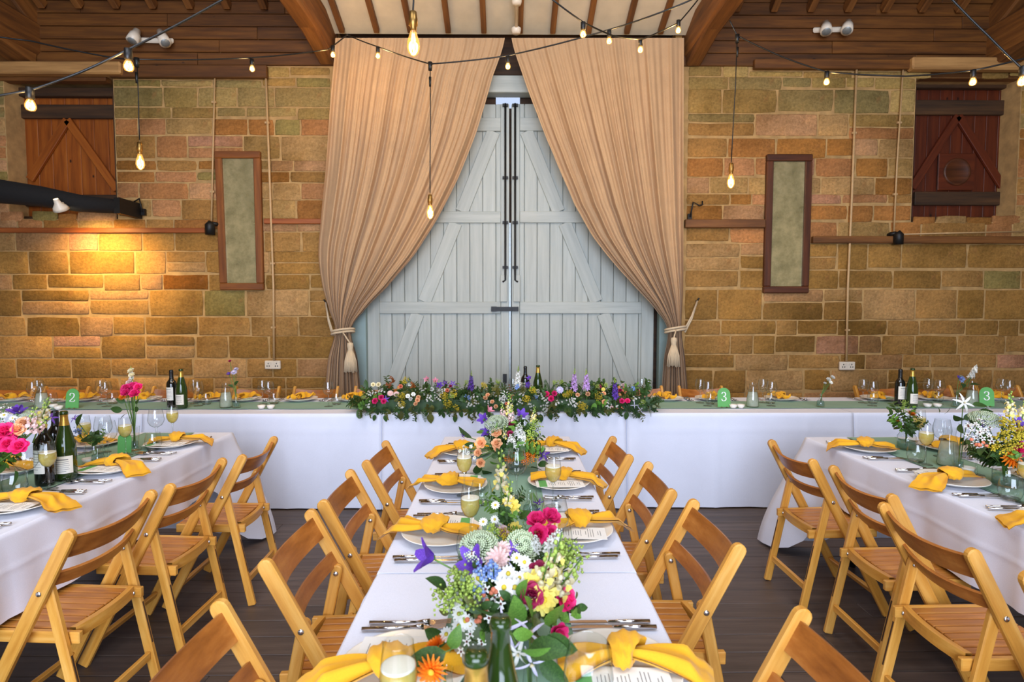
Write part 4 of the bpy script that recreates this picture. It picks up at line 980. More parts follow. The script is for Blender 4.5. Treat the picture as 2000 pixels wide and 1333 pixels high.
def make_bottle(kind):
    if kind == 'wine':
        t = proto('red_wine_bottle', 'bottle', 'dark red wine bottles'); g = M_DARKGLASS
        P = [(0, .006), (.030, .002), (.0365, .008), (.0375, .02), (.0375, .185), (.034, .205), (.020, .225), (.0145, .240), (.0142, .285), (.0155, .287), (.0155, .300), (.012, .301), (.0, .298)]
        lab, foil, fm = (.06, .165, .0379), (.236, .303), M_BLACKPLASTIC
    else:
        t = proto('sparkling_wine_bottle', 'bottle', 'green sparkling wine bottles'); g = M_GREENGLASS
        P = [(0, .012), (.034, .002), (.0415, .008), (.0425, .02), (.0425, .13), (.040, .165), (.032, .20), (.022, .24), (.0155, .275), (.0145, .30), (.0165, .302), (.0165, .312), (.0135, .318), (.0, .317)]
        lab, foil, fm = (.035, .115, .0429), (.252, .302), M_GOLD
    m = MB(); m.lathe(P, 32); m.build('bottle_glass', g, t)
    z0, z1, r = lab; m = MB(); m.grid(lambda u, v: V((r * math.cos(-PI / 2 + (u - .5) * 2.0), r * math.sin(-PI / 2 + (u - .5) * 2.0), z0 + (z1 - z0) * v)), 16, 2); L = m.build('label', M_LABEL, t)
    m = MB(); rr = random.Random(5)
    for i in range(7):
        zz = z1 - .018 - i * (z1 - z0) * .11; h = .0045 if i == 0 else .0018; wd = rr.uniform(.35, .7)
        m.grid(lambda u, v: V(((r + .0004) * math.cos(-PI / 2 + (u - .5) * 2 * wd), (r + .0004) * math.sin(-PI / 2 + (u - .5) * 2 * wd), zz + h * v)), 8, 1)
    m.build('label_print', M_INK, L)
    def rad(z):
        for (r0, a), (r1, b) in zip(P[1:], P[2:]):
            if a <= z <= b and b > a: return r0 + (r1 - r0) * (z - a) / (b - a)
        return P[-2][0]
    m = MB(); n = 8; m.lathe([(rad(foil[0] + (foil[1] - foil[0]) * k / n) + .0006, foil[0] + (foil[1] - foil[0]) * k / n) for k in range(n + 1)], 28)
    m.build('neck_foil', fm, t); return t
wineg, flute, tumbler, carafe, bowl = make_wine_glass(), make_flute(), make_tumbler(), make_carafe(), make_bowl()
wineb, fizzb = make_bottle('wine'), make_bottle('fizz')
GZ = CT + .0065
def tpos(px, py):
    p = onz(px, py, GZ); return (p.x, p.y, GZ)
def bpos(px, y): return ((px - 990) / FPX * y, y, GZ)
def row(pr, items):
    for a, b, l in items: put(pr, l, tpos(a, b), random.Random(a + b).uniform(-.4, .4) if pr in (wineb, fizzb) else 0)
def hrow(pr, items):
    for px, y, l in items: put(pr, l, bpos(px, y), random.Random(int(px)).uniform(-.3, .3))
H = ' on the head table'
hrow(wineg, [(66, 4.62, 'wine glass behind the carafe' + H + ' by the pine hatch'), (76, 4.74, 'wine glass touching the carafe' + H + ' by the pine hatch'), (198, 4.72, 'rear wine glass between number two and pink carnations' + H), (207, 4.60, 'front wine glass between number two and pink carnations' + H),
    (378, 4.74, 'rear wine glass beside the bottles' + H + ' by the pine hatch'), (386, 4.62, 'front wine glass beside the bottles' + H + ' by the pine hatch'), (512, 4.70, 'rear wine glass above the pair of white bowls' + H), (524, 4.60, 'front wine glass above the pair of white bowls' + H), (640, 4.58, 'single wine glass in front of the tied curtain' + H),
    (829, 4.78, 'wine glass standing behind the pink sweet peas of the garland'), (1002, 4.80, 'wine glass behind the garland left of its wine bottle'), (1255, 4.78, 'rear wine glass behind the garland end by the red hatch'), (1267, 4.66, 'front wine glass behind the garland end by the red hatch'),
    (1371, 4.74, 'rear wine glass beside number three near the curtain'), (1386, 4.58, 'front wine glass beside number three near the curtain'), (1495, 4.74, 'rear wine glass beside the carafe near the white flower vase'), (1512, 4.58, 'front wine glass beside the carafe near the white flower vase'),
    (1694, 4.72, 'rear wine glass between the white flower vase and the bottles' + H), (1713, 4.58, 'front wine glass between the white flower vase and the bottles' + H), (1823, 4.76, 'rear wine glass beside the bottles' + H + ' by the red hatch'), (1845, 4.66, 'front wine glass beside the bottles' + H + ' by the red hatch'),
    (1970, 4.74, 'rear wine glass at the far red hatch end' + H), (1984, 4.64, 'front wine glass at the far red hatch end' + H)])
hrow(tumbler, [(101, 4.72, 'water glass between the carafe and number two' + H), (220, 4.74, 'water glass behind the pink carnations' + H), (402, 4.70, 'water glass beside the bottles' + H + ' by the pine hatch'), (534, 4.72, 'water glass above the pair of white bowls' + H), (656, 4.68, 'water glass in front of the tied curtain' + H),
    (1391, 4.68, 'water glass beside number three near the curtain' + H), (1511, 4.70, 'water glass beside the carafe near the white flower vase'), (1714, 4.70, 'water glass between the white flower vase and the bottles' + H), (1843, 4.78, 'water glass behind the small bowls' + H + ' by the red hatch')])
hrow(carafe, [(82, 4.52, 'misted water carafe left of the number two' + H), (440, 4.54, 'water carafe beside the small purple flower vase' + H), (1475, 4.53, 'misted water carafe right of the number three near the curtain'), (1912, 4.60, 'misted water carafe beside the number three by the red hatch')])
hrow(bowl, [(104, 4.54, 'rear small white bowl beside the carafe by the pine hatch'), (114, 4.46, 'front small white bowl beside the carafe by the pine hatch'), (509, 4.48, 'white bowl of the pair by the curtain, nearer the purple flowers'), (527, 4.48, 'white bowl of the pair by the curtain, nearer the curtain'),
    (1437, 4.48, 'white bowl of the pair, nearer the number three sign'), (1452, 4.48, 'white bowl of the pair, nearer the misted carafe'), (1823, 4.50, 'white bowl of the red hatch pair, nearer the bottles'), (1843, 4.50, 'white bowl of the red hatch pair, farther from the bottles')])
hrow(wineb, [(335, 4.56, 'dark red wine bottle' + H + ' by the pine hatch'), (1026, 4.84, 'dark wine bottle standing behind the garland'), (1767, 4.56, 'dark red wine bottle' + H + ' by the red hatch')])
hrow(fizzb, [(354, 4.50, 'green sparkling wine bottle' + H + ' by the pine hatch'), (1051, 4.80, 'green sparkling wine bottle standing behind the garland'), (1791, 4.50, 'green sparkling wine bottle' + H + ' by the red hatch')])
# pink rose table
PT = ' on the pink rose table'
row(fizzb, [(130, 936, 'green sparkling wine bottle with a gold neck' + PT)])
row(wineb, [(89, 948, 'front dark red wine bottle' + PT), (112, 925, 'rear dark red wine bottle' + PT)])
row(flute, [(96, 956, 'nearest glass of sparkling wine' + PT + ' before the dark bottles'), (246, 890, 'glass of sparkling wine in front of the green card' + PT), (338, 858, 'farthest glass of sparkling wine' + PT), (166, 886, 'glass of sparkling wine beside the green bottle' + PT)])
row(wineg, [(306, 866, 'farthest empty wine glass' + PT), (203, 884, 'rear of two empty wine glasses in mid' + PT), (212, 897, 'front of two empty wine glasses in mid' + PT), (54, 962, 'nearest empty wine glass behind the pink roses')])
row(tumbler, [(300, 878, 'farthest water glass' + PT), (185, 898, 'middle water glass' + PT), (30, 968, 'nearest water glass' + PT)])
row(bowl, [(174, 906, 'small white tealight bowl' + PT)])
# centre table
CN = ' on the centre table'
row(flute, [(907, 968, 'glass of sparkling wine left of the peach roses' + CN), (919, 1068, 'glass of sparkling wine left of the yellow snapdragon' + CN), (1080, 990, 'glass of sparkling wine right of the centrepiece' + CN), (1003, 888, 'farthest glass of sparkling wine behind the centrepiece' + CN),
    (780, 1478, 'foaming glass of sparkling wine nearest the viewer' + CN)])
row(wineg, [(1009, 972, 'empty wine glass before the orange blossoms' + CN), (1022, 884, 'farthest empty wine glass behind the centrepiece' + CN), (1083, 1098, 'empty wine glass behind the pink roses' + CN), (1148, 1470, 'empty wine glass nearest the viewer' + CN)])
row(tumbler, [(940, 984, 'water glass beside the tall snapdragon' + CN), (918, 1094, 'water glass under the sparkling wine' + CN), (1030, 1006, 'water glass right of the tall snapdragon' + CN), (1092, 1078, 'water glass beside the menu card' + CN)])
put(fizzb, 'green bottle with gold neck foil nearest the viewer', (-.042, .742, GZ), .3)
o = put(fizzb, 'opened dark green bottle without foil beside the gold foiled bottle', (-.010, .824, GZ), .2)
for ch in list(o.children):
    if ch.name.startswith('neck_foil'): bpy.data.objects.remove(ch)
# orange flower table
OT = ' on the orange flower table'
row(flute, [(1794, 870, 'farthest glass of sparkling wine' + OT), (1807, 908, 'middle glass of sparkling wine' + OT), (2004, 985, 'nearest glass of sparkling wine' + OT)])
row(wineg, [(1838, 892, 'empty wine glass behind the misted carafe' + OT), (1906, 928, 'empty wine glass left of the yellow blossoms' + OT)])
row(tumbler, [(1789, 902, 'farthest water glass' + OT), (1973, 976, 'nearest water glass' + OT)])
row(carafe, [(1852, 910, 'misted water carafe' + OT)])
row(bowl, [(1890, 924, 'small white tealight bowl' + OT)])

# table number cards
def number_sign(num, loc, rz, label, tilt=-.12):
    t = thing('table_number', label, 'sign', loc, rz, 'green arched table number cards'); w, h = .052, .155; P = [(-w, 0), (w, 0)] + [(w * math.cos(PI * k / 12), h - w + w * math.sin(PI * k / 12)) for k in range(13)]
    n = len(P); m = MB(); R = Matrix.Rotation(tilt, 3, 'X')
    m.add([R @ V((x, -.002, z + .004)) for x, z in P] + [R @ V((x, .002, z + .004)) for x, z in P], [tuple(range(n)), tuple(range(2 * n - 1, n - 1, -1))] + [(i, i + n, (i + 1) % n + n, (i + 1) % n) for i in range(n)], 0, False); m.build('card', M_GREENCARD, t)
    m = MB(); m.tube([(-.02, -.012, .004), (-.02, .03, .004)], .004, 6); m.tube([(.02, -.012, .004), (.02, .03, .004)], .004, 6); m.build('stand', M_BRASS, t)
    if num:
        if num == 2: path = [(-.017, .020), (-.019, .028), (-.010, .036), (.006, .034), (.014, .022), (.010, .006), (-.004, -.010), (-.018, -.026), (-.008, -.030), (.004, -.031), (.014, -.029), (.019, -.020)]
        else: path = [(-.016, .026), (-.010, .035), (.004, .036), (.013, .026), (.010, .010), (-.003, .003), (.012, -.003), (.016, -.018), (.006, -.031), (-.010, -.031), (-.018, -.020)]
        T = [V((x, 0, z)) for x, z in path]; sm = []
        for i in range(len(T) - 1):
            p0, p1, p2, p3 = T[max(i - 1, 0)], T[i], T[i + 1], T[min(i + 2, len(T) - 1)]
            for k in range(5):
                q = k / 5; sm.append(.5 * (2 * p1 + (p2 - p0) * q + (2 * p0 - 5 * p1 + 4 * p2 - p3) * q * q + (3 * p1 - p0 - 3 * p2 + p3) * q ** 3))
        sm.append(T[-1]); m = MB(); vs = []
        for i, p in enumerate(sm):
            d = (sm[min(i + 1, len(sm) - 1)] - sm[max(i - 1, 0)]).normalized(); nn = V((-d.z, 0, d.x)); wd = .0016 + .0030 * abs(d.z)
            for s in (-1, 1): vs.append(R @ (p + nn * wd * s + V((0, -.0031, .086))))
        m.add(vs, [(2 * i, 2 * i + 1, 2 * i + 3, 2 * i + 2) for i in range(len(sm) - 1)], 0, False)
        for e in (sm[0], sm[-1]):
            b = R @ (e + V((0, -.0031, .086))); m.add([b + R @ V((.0045 * math.cos(k * PI / 5), 0, .0045 * math.sin(k * PI / 5))) for k in range(10)], [tuple(range(10))], 0, False)
        m.build('numeral', M_WHITEINK, t)
    return t
number_sign(2, bpos(140, 4.50), 0, 'green arched card with a white number 2 on the head table')
number_sign(3, bpos(1419, 4.50), 0, 'green arched card with a white 3 near the curtain')
number_sign(3, bpos(1942, 4.52), -.25, 'green arched card with a white 3 below the red hatch')
o = number_sign(0, tpos(243, 886), .15, 'plain green arched card back on the pink rose table'); o.scale = (.66, .66, .72)

# ================================================================== STRING LIGHTS
def bulb(t, p, size, warm, edison=False, d=(0, 0, -1)):
    """one bulb with socket, glass, filament and its light, hanging at p"""
    p = V(p); r = .024 * size if not edison else .032
    m = MB()
    if edison: m.lathe([(.006, .05), (.018, .045), (.02, .02), (.022, .012), (.022, -.02), (.0165, -.026), (.0165, -.045)], 14, 0, p); sb = m.build('socket', M_BRASS, t); z0 = -.045
    else: m.lathe([(.006, .05), (.017, .046), (.018, .0), (.014, -.006)], 12, 0, p); sb = m.build('socket', M_BLACKPLASTIC, t); z0 = -.006
    m = MB()
    if edison: m.lathe([(.0135, z0), (.018, z0 - .015), (.030, z0 - .055), (.032, z0 - .08), (.024, z0 - .105), (.008, z0 - .12), (0, z0 - .122)], 18, 0, p)
    else: m.lathe([(.011, z0), (.018, z0 - .012), (.0225, z0 - .026), (.0225, z0 - .036), (.017, z0 - .048), (0, z0 - .054)], 16, 0, p)
    g = m.build('bulb_glass', M_BULBGLASS, t); m = MB()
    if edison:
        for k in range(5):
            a = 2 * PI * k / 5; m.tube([p + V((.004 * math.cos(a), .004 * math.sin(a), z0 - .015)), p + V((.013 * math.cos(a), .013 * math.sin(a), z0 - .09))], .0028, 5)
        c = p + V((0, 0, z0 - .06))
    else:
        for k in range(3):
            a = 2 * PI * k / 3; m.tube([p + V((.004 * math.cos(a), .004 * math.sin(a), z0 - .014)), p + V((.007 * math.cos(a), .007 * math.sin(a), z0 - .04))], .0036, 5)
        c = p + V((0, 0, z0 - .03))
    m.build('filament', M_FILAMENT, g)
    L = bpy.data.lights.new('bulb_light', 'POINT'); L.energy = warm; L.color = (1.0, .66, .30); L.shadow_soft_size = .03
    o = bpy.data.objects.new('bulb_light', L); C.objects.link(o); o.parent = t; o.location = c
def festoon(label, pts, bulbs, w=7.0, r=.006):
    P = [at(a, b, y) for a, b, y in pts]; t = thing('festoon_lights', label, 'string lights', P[0]); o = t.location.copy(); sm = []
    for i in range(len(P) - 1):
        for k in range(6):
            q = k / 6; a = P[i] + (P[i + 1] - P[i]) * q; a.z -= .02 * 4 * q * (1 - q) * (P[i + 1] - P[i]).length * .5; sm.append(a - o)
    sm.append(P[-1] - o); m = MB(); m.tube(sm, r, 6); m.build('cable', M_BLACKPLASTIC, t)
    for a, b, y in bulbs:
        p = at(a, b, y) - o; bulb(t, p - V((0, 0, .045)), 1, w)
festoon('black cable with two bulbs sloping across the pine hatch', [(900, -420, 3.2), (470, -28, 3.0), (430, 2, 3.0), (250, 97, 2.75), (160, 140, 2.7), (60, 176, 2.65), (-40, 192, 2.6), (-400, 150, 2.6), (-1300, -60, 2.6)], [(250, 96, 2.75), (58, 172, 2.65)])
festoon('black cable with bulbs running across the boards and both curtains', [(-420, -20, 4.3), (-40, 66, 4.3), (60, 80, 4.4), (228, 114, 4.5), (268, 116, 4.5), (490, 113, 5.0), (640, 97, 5.4), (678, 68, 5.7), (740, 92, 5.4), (840, 125, 5.0), (990, 109, 4.9), (1190, 58, 4.6), (1280, 28, 4.4), (1345, 2, 4.3), (1400, -26, 4.2), (1700, -230, 4.0)],
    [(492, 116, 5.0), (650, 90, 5.4), (738, 92, 5.4), (992, 111, 4.9), (1190, 60, 4.6)])
festoon('black cable with three bulbs looping before the limewashed ceiling', [(1050, -24, 4.0), (1080, 0, 4.0), (1140, 44, 4.1), (1200, 71, 4.3), (1256, 76, 4.6), (1326, 44, 4.8), (1366, -4, 4.9), (1378, -26, 4.9)], [(1139, 44, 4.1), (1251, 77, 4.6), (1325, 40, 4.8)])
festoon('black cable with two bulbs sagging from the truss to the red hatch', [(1425, 40, 4.9), (1440, 70, 4.9), (1530, 112, 4.7), (1615, 141, 4.5), (1770, 149, 4.2), (1900, 138, 3.9), (2040, 104, 3.8), (2480, -60, 3.9)], [(1615, 140, 4.5), (1901, 137, 3.9)])
festoon('black cable falling steeply over the red hatch corner', [(1820, -40, 3.2), (1862, 2, 3.2), (1930, 70, 3.15), (1996, 134, 3.1), (2040, 160, 3.1), (2800, 40, 3.1)], [(1998, 130, 3.1)])
def pendant(label, px, top, bot, y, w, plug=None):
    a, b = at(px[0], top, y), at(px[1], bot, y); t = thing('pendant_bulb', label, 'pendant light', b); m = MB(); L = a - b
    m.tube([L, L * .6 + V((.004, 0, 0)), L * .3, V((0, 0, .05))], .0045, 6); m.build('cord', M_BLACKPLASTIC, t)
    if plug:
        q = at(px[0], plug, y) - b; m = MB(); m.tube([q + V((0, 0, .04)), q - V((0, 0, .04))], [.012, .009], 8); m.build('cord_connector', M_BLACKPLASTIC, t)
        m = MB(); m.tube([L + V((0, 0, .01)), L - V((0, 0, .06))], [.02, .016], 8); m.build('cord_tee', M_BLACKPLASTIC, t)
    bulb(t, (0, 0, 0), 1, w, True)
pendant('large glowing filament bulb hanging nearest, before the curtain top', (806, 807), -30, 42, 2.85, 12)
pendant('glowing filament bulb hanging low before the tied curtain', (840, 840), 124, 391, 5.0, 14, 160)
pendant('glowing filament bulb hanging between the pine hatch and the mirror', (267, 273), 116, 290, 4.5, 14, 152)
pendant('glowing filament bulb hanging between the curtain and the dark mirror', (1440, 1428), 70, 330, 4.9, 14, 102)
# ================================================================== FLOWERS
def basis(d, roll=0.0):
    d = V(d).normalized(); q = d.to_track_quat('Z', 'Y').to_matrix().to_4x4(); return q @ Matrix.Rotation(roll, 4, 'Z')
def fm(m, name, mats): return m.mesh(name, mats)
def mk_rose(col, green=True):
    m = MB(); rr = random.Random(2)
    m.lathe([(0, -.3), (.10, -.22), (.16, -.05), (.10, .0)], 8, 1)
    for ring, (n, r, tilt, L, W) in enumerate(((3, .06, 1.42, .62, .60), (4, .13, 1.24, .68, .76), (5, .20, 1.04, .70, .92), (6, .26, .74, .68, 1.0))):
        for k in range(n):
            a = 2 * PI * (k + .37 * ring) / n; o = V((math.cos(a), math.sin(a), 0)); d = o * math.cos(tilt) + V((0, 0, 1)) * math.sin(tilt)
            m.petal(o * r * .55 + V((0, 0, -.12 + .05 * (3 - ring))), d, -o * math.sin(tilt) + V((0, 0, 1)) * math.cos(tilt), L, W, -.28 if ring > 1 else .12, 0, .1, 3, 3, .18)
    m.ball((0, 0, .2), .13, 8, 5, 0, 1.3)
    return fm(m, 'rose_' + col, [FL[col], M_STEM])
def mk_daisy(pc='white', cc='gold', n=12, W=.26, name='daisy', tilt=.05):
    m = MB()
    for k in range(n):
        a = 2 * PI * k / n; o = V((math.cos(a), math.sin(a), 0)); m.petal(o * .16, o + V((0, 0, tilt)), (0, 0, 1), .42, W, -.12, 0, .05, 2, 2, .05)
    m.ball((0, 0, .03), .17, 8, 5, 1, .6); m.lathe([(.0, -.12), (.12, -.05), (.17, 0)], 8, 2)
    return fm(m, name, [FL[pc], FL[cc], M_STEM])
def mk_wax():
    m = MB(); rr = random.Random(9)
    for q in range(7):
        c = V((rr.uniform(-.8, .8), rr.uniform(-.8, .8), rr.uniform(-.15, .35))); m.tube([(0, 0, -1.2), c * .6 + V((0, 0, -.4)), c], .025, 4, 2, False)
        nn = (c * .5 + V((0, 0, .8))).normalized(); Q = nn.to_track_quat('Z', 'Y').to_matrix()
        for k in range(5):
            a = 2 * PI * k / 5; o = Q @ V((math.cos(a), math.sin(a), 0)); m.petal(c + o * .04, o + nn * .15, nn, .21, .22, .05, 0, .0, 2, 1, .1)
        m.octa(c + nn * .03, .075, 1)
    return fm(m, 'waxflower', [FL['white'], FL['brown'], M_STEM])
def mk_spike(col, n=34, H=3.6, r0=.55, tip='lime'):
    m = MB(); rr = random.Random(4); m.tube([(0, 0, -2), (.05, 0, 0), (0, 0, H)], [.07, .06, .03], 5, 1, False)
    for k in range(n):
        q = k / n; a = k * 2.4; z = q * H * .96; r = r0 * (1 - q) ** .8 + .06; o = V((math.cos(a), math.sin(a), .15)); c = V((r * o.x * .55, r * o.y * .55, z)); s = .42 * (1 - .72 * q) + .05
        mi = 0 if q < .72 else 2
        if mi == 2: m.octa(c, s * .5, 2); continue
        nn = V((o.x, o.y, .35)).normalized(); Q = nn.to_track_quat('Z', 'Y').to_matrix()
        for j in range(5):
            b = 2 * PI * j / 5 + k; w = Q @ V((math.cos(b), math.sin(b), 0)); m.petal(c, w + nn * .35, nn, s, s * .9, .1, mi, .0, 2, 1, .12)
    return fm(m, 'flower_spike_' + col, [FL[col], M_STEM, FL[tip]])
def mk_snap(col, n=16, H=3.2):
    m = MB(); m.tube([(0, 0, -2.4), (.04, 0, 0), (0, 0, H)], [.08, .07, .04], 5, 1, False)
    for k in range(n):
        q = k / n; a = k * 2.4; z = q * H; s = .46 * (1 - .7 * q) + .05; o = V((math.cos(a), math.sin(a), 0)); c = o * (.18 + .12 * (1 - q)) + V((0, 0, z)); mi = 0 if q < .55 else 2
        m.ball(c, s * .42, 7, 4, mi, 1.25)
        if mi == 0:
            m.petal(c + o * .1, o + V((0, 0, .8)), o * -.4 + V((0, 0, 1)), s, s * 1.1, .3, 0, 0, 2, 2, .2); m.petal(c + o * .1, o - V((0, 0, .55)), (0, 0, 1), s, s * 1.2, -.4, 3, 0, 2, 2, .2)
    return fm(m, 'snapdragon_' + col, [FL[col], M_STEM, FL['lime'], FL['yellow'] if col == 'cream' else FL[col]])
def mk_clematis(col='purple', n=5, W=.34):
    m = MB()
    for k in range(n):
        a = 2 * PI * k / n; o = V((math.cos(a), math.sin(a), 0)); m.petal(o * .06, o + V((0, 0, .45)), (0, 0, 1), .85, W, -.55, 0, .35, 3, 5, -.1)
    for k in range(8):
        a = 2 * PI * k / 8; m.tube([(0, 0, 0), (.09 * math.cos(a), .09 * math.sin(a), .14)], .018, 4, 1, False)
    m.tube([(0, 0, 0), (0, 0, -.3)], .04, 5, 2, False)
    return fm(m, 'clematis_' + col, [FL[col], FL['cream'], M_STEM])
def mk_bell(col='purple'):
    m = MB()
    for k in range(5):
        a = 2 * PI * k / 5; o = V((math.cos(a), math.sin(a), 0)); m.petal(o * .14 + V((0, 0, -.3)), o * .45 + V((0, 0, 1)), -o, .95, .62, -.35, 0, .15, 3, 4, .1)
    m.lathe([(0, -.42), (.12, -.36), (.18, -.22)], 8, 1)
    return fm(m, 'bellflower_' + col, [FL[col], M_STEM])
def mk_cloud(col, n=70, spread=1.0, r=.075, flat=1.0, name='spray'):
    m = MB(); rr = random.Random(13)
    for b in range(9):
        a = rr.uniform(0, 6.28); e = V((math.cos(a) * rr.uniform(.2, .75), math.sin(a) * rr.uniform(.2, .75), rr.uniform(.1, .9) * flat)) * spread
        m.tube([(0, 0, -1.1), V((0, 0, -.5)) + e * .3, e], .028, 4, 1, False)
        for k in range(n // 9): m.octa(e + V((rr.gauss(0, .15), rr.gauss(0, .15), rr.gauss(0, .14))), r * rr.uniform(.7, 1.2), 0)
    return fm(m, name + '_' + col, [FL[col], M_STEM])
def mk_dome(col, n=240, r=.072, name='lace_flower'):
    m = MB()
    for k in range(n):
        q = (k + .5) / n; a = k * 2.39996; s = math.sqrt(q); m.octa((s * math.cos(a), s * math.sin(a), .42 * (1 - q)), r * (1 + .3 * math.sin(k * 7.7)), 0)
    for k in range(8):
        a = 2 * PI * k / 8; m.tube([(0, 0, -.6), (.6 * math.cos(a), .6 * math.sin(a), .15)], .03, 4, 1, False)
    m.tube([(0, 0, -1.6), (0, 0, -.6)], .05, 5, 1, False)
    return fm(m, name + '_' + col, [FL[col], M_STEM])
def mk_pom(col, layers=5, n=14, W=.2, core=None):
    m = MB()
    for l in range(layers):
        tl = .1 + 1.3 * l / layers
        for k in range(n - l):
            a = 2 * PI * (k + .5 * l) / (n - l); o = V((math.cos(a), math.sin(a), 0)); d = o * math.cos(tl) + V((0, 0, math.sin(tl))); m.petal(o * .06, d, V((0, 0, 1)) if tl < 1 else -o, .66 - .06 * l, W, -.1, 0, .2, 2, 2, .06)
    m.ball((0, 0, .1), .16, 8, 5, 1, .8); m.lathe([(0, -.25), (.14, -.14), (.2, 0)], 8, 2)
    return fm(m, 'pompom_' + col, [FL[col], FL[core or col], M_STEM])
def leafshape(m, base, d, n, L, W, mi=0, curl=-.25):
    d = V(d).normalized(); n = V(n); n = (n - d * n.dot(d)).normalized(); w = d.cross(n); base = V(base)
    def fn(u, v):
        pr = math.sin(PI * v ** .8) ** .8 if 0 < v < 1 else 0; a = (u - .5) * 2
        return base + d * L * v + w * a * W * .5 * pr + n * (curl * L * v * v + .10 * W * abs(a) * pr)
    m.grid(fn, 4, 6, mi)
def mk_leaf(mat, name, W=.55):
    m = MB(); leafshape(m, (0, 0, 0), (0, 0, 1), (0, -1, 0), 1, W); m.tube([(0, 0, -.18), (0, 0, .1)], .012, 4, 1, False); return fm(m, name, [mat, M_STEM])
def mk_sprig(mat, name, n=15, L=.50, W=.22, droop=.25, bend=.35):
    m = MB(); rr = random.Random(n); P = lambda q: V((bend * q * q, 0, q * 1.3)); m.tube([P(k / 6) for k in range(7)], .014, 4, 1, False)
    for k in range(n):
        q = .15 + .85 * k / (n - 1); a = (k % 2) * PI + rr.uniform(-.5, .5) + k * .3; o = V((math.cos(a), math.sin(a), 0)); s = 1 - .4 * q
        leafshape(m, P(q), o * .9 + V((0, 0, .7 - droop)), V((0, 0, 1)), L * s, W * s * 1.3, 0, -.2)
    return fm(m, name, [mat, M_STEM])
def mk_fern(mat, name):
    m = MB(); P = lambda q: V((.5 * q * q, 0, 1.4 * q)); m.tube([P(k / 6) for k in range(7)], .012, 4, 1, False)
    for k in range(13):
        q = .08 + .9 * k / 13; L = .36 * math.sin(PI * min(.95, .25 + q * .7))
        for s in (-1, 1): leafshape(m, P(q), V((.1, s, .55)), V((1, 0, 0)), L, .085, 0, -.15)
    return fm(m, name, [mat, M_STEM])
def mk_berries():
    m = MB(); rr = random.Random(6)
    for k in range(7):
        e = V((rr.uniform(-.6, .6), rr.uniform(-.6, .6), rr.uniform(-.1, .7))); m.tube([(0, 0, -1), e * .4, e], .03, 4, 1, False); m.ball(e, .16, 7, 5, 0, 1.1)
    return fm(m, 'berry_cluster', [FL['salmon'], M_STEM])
F = {'rose_hot': mk_rose('hot_pink'), 'rose_peach': mk_rose('peach'), 'rose_white': mk_rose('white'), 'rose_blush': mk_rose('blush'), 'rose_mag': mk_rose('magenta'), 'rose_salmon': mk_rose('salmon'), 'rose_cream': mk_rose('cream'),
     'daisy': mk_daisy(), 'wax': mk_wax(), 'spike_lav': mk_spike('lavender'), 'spike_purple': mk_spike('purple'), 'spike_white': mk_spike('white'), 'spike_blue': mk_spike('blue', 14, 1.4), 'spike_pink': mk_spike('pink', 24, 2.4), 'snap_cream': mk_snap('cream'), 'snap_pink': mk_snap('blush'),
     'stock_white': mk_spike('white', 26, 1.9, .7, 'white'), 'clem': mk_clematis(), 'clem_white': mk_clematis('white', 6, .26), 'clem_lilac': mk_clematis('lilac', 4, .17), 'bell': mk_bell(), 'bell_pink': mk_bell('pink'), 'solid': mk_cloud('gold', 99), 'fennel': mk_cloud('lime', 90), 'blue': mk_cloud('blue', 45, .8, .10),
     'lace': mk_dome('palegreen'), 'orange': mk_dome('orange', 60, .13, 'butterfly_weed'), 'calend': mk_pom('orange', 5, 16, .16, 'gold'), 'scab': mk_pom('lilac', 4, 12, .3, 'cream'), 'dahlia': mk_pom('blush', 5, 14, .26), 'yellow': mk_pom('yellow', 3, 8, .45, 'gold'),
     'leaf': mk_leaf(M_LEAF, 'large_leaf'), 'leaf2': mk_leaf(M_LEAF2, 'bright_large_leaf'), 'leaf3': mk_leaf(M_LEAF3, 'olive_large_leaf', .62), 'sprig': mk_sprig(M_LEAF, 'leaf_sprig'), 'sprig2': mk_sprig(M_LEAF2, 'bright_leaf_sprig', 9), 'sprig3': mk_sprig(M_LEAF3, 'olive_leaf_sprig', 12), 'rust': mk_sprig(M_RUST, 'rust_leaf_sprig', 9), 'fern': mk_fern(M_LEAF, 'fern_frond'), 'berry': mk_berries()}
PN = {'rose': 'rose', 'daisy': 'daisy', 'wax': 'waxflower', 'spike': 'flower_spike', 'snap': 'snapdragon', 'stock': 'stock_flower', 'clem': 'clematis', 'bell': 'bellflower', 'solid': 'goldenrod', 'fennel': 'fennel_spray', 'blue': 'blue_flower', 'lace': 'lace_flower', 'orange': 'butterfly_weed', 'calend': 'marigold', 'scab': 'scabious', 'dahlia': 'dahlia', 'yellow': 'yellow_flower',
      'leaf': 'leaf', 'leaf2': 'leaf', 'leaf3': 'leaf', 'sprig': 'leaf_sprig', 'sprig2': 'leaf_sprig', 'sprig3': 'leaf_sprig', 'rust': 'leaf_sprig', 'fern': 'fern_frond', 'berry': 'berry_cluster'}
FR = random.Random(42)
def flower(t, kind, p, d, s, roll=None):
    """a flower or leaf as a part of t; p in t's frame, d its facing, s its radius"""
    roll = FR.uniform(0, 6.28) if roll is None else roll
    n = PN.get(kind) or PN[kind.split('_')[0]]
    return ob(n, F[kind], t, Matrix.Translation(V(p)) @ basis(d, roll) @ Matrix.Scale(s, 4))

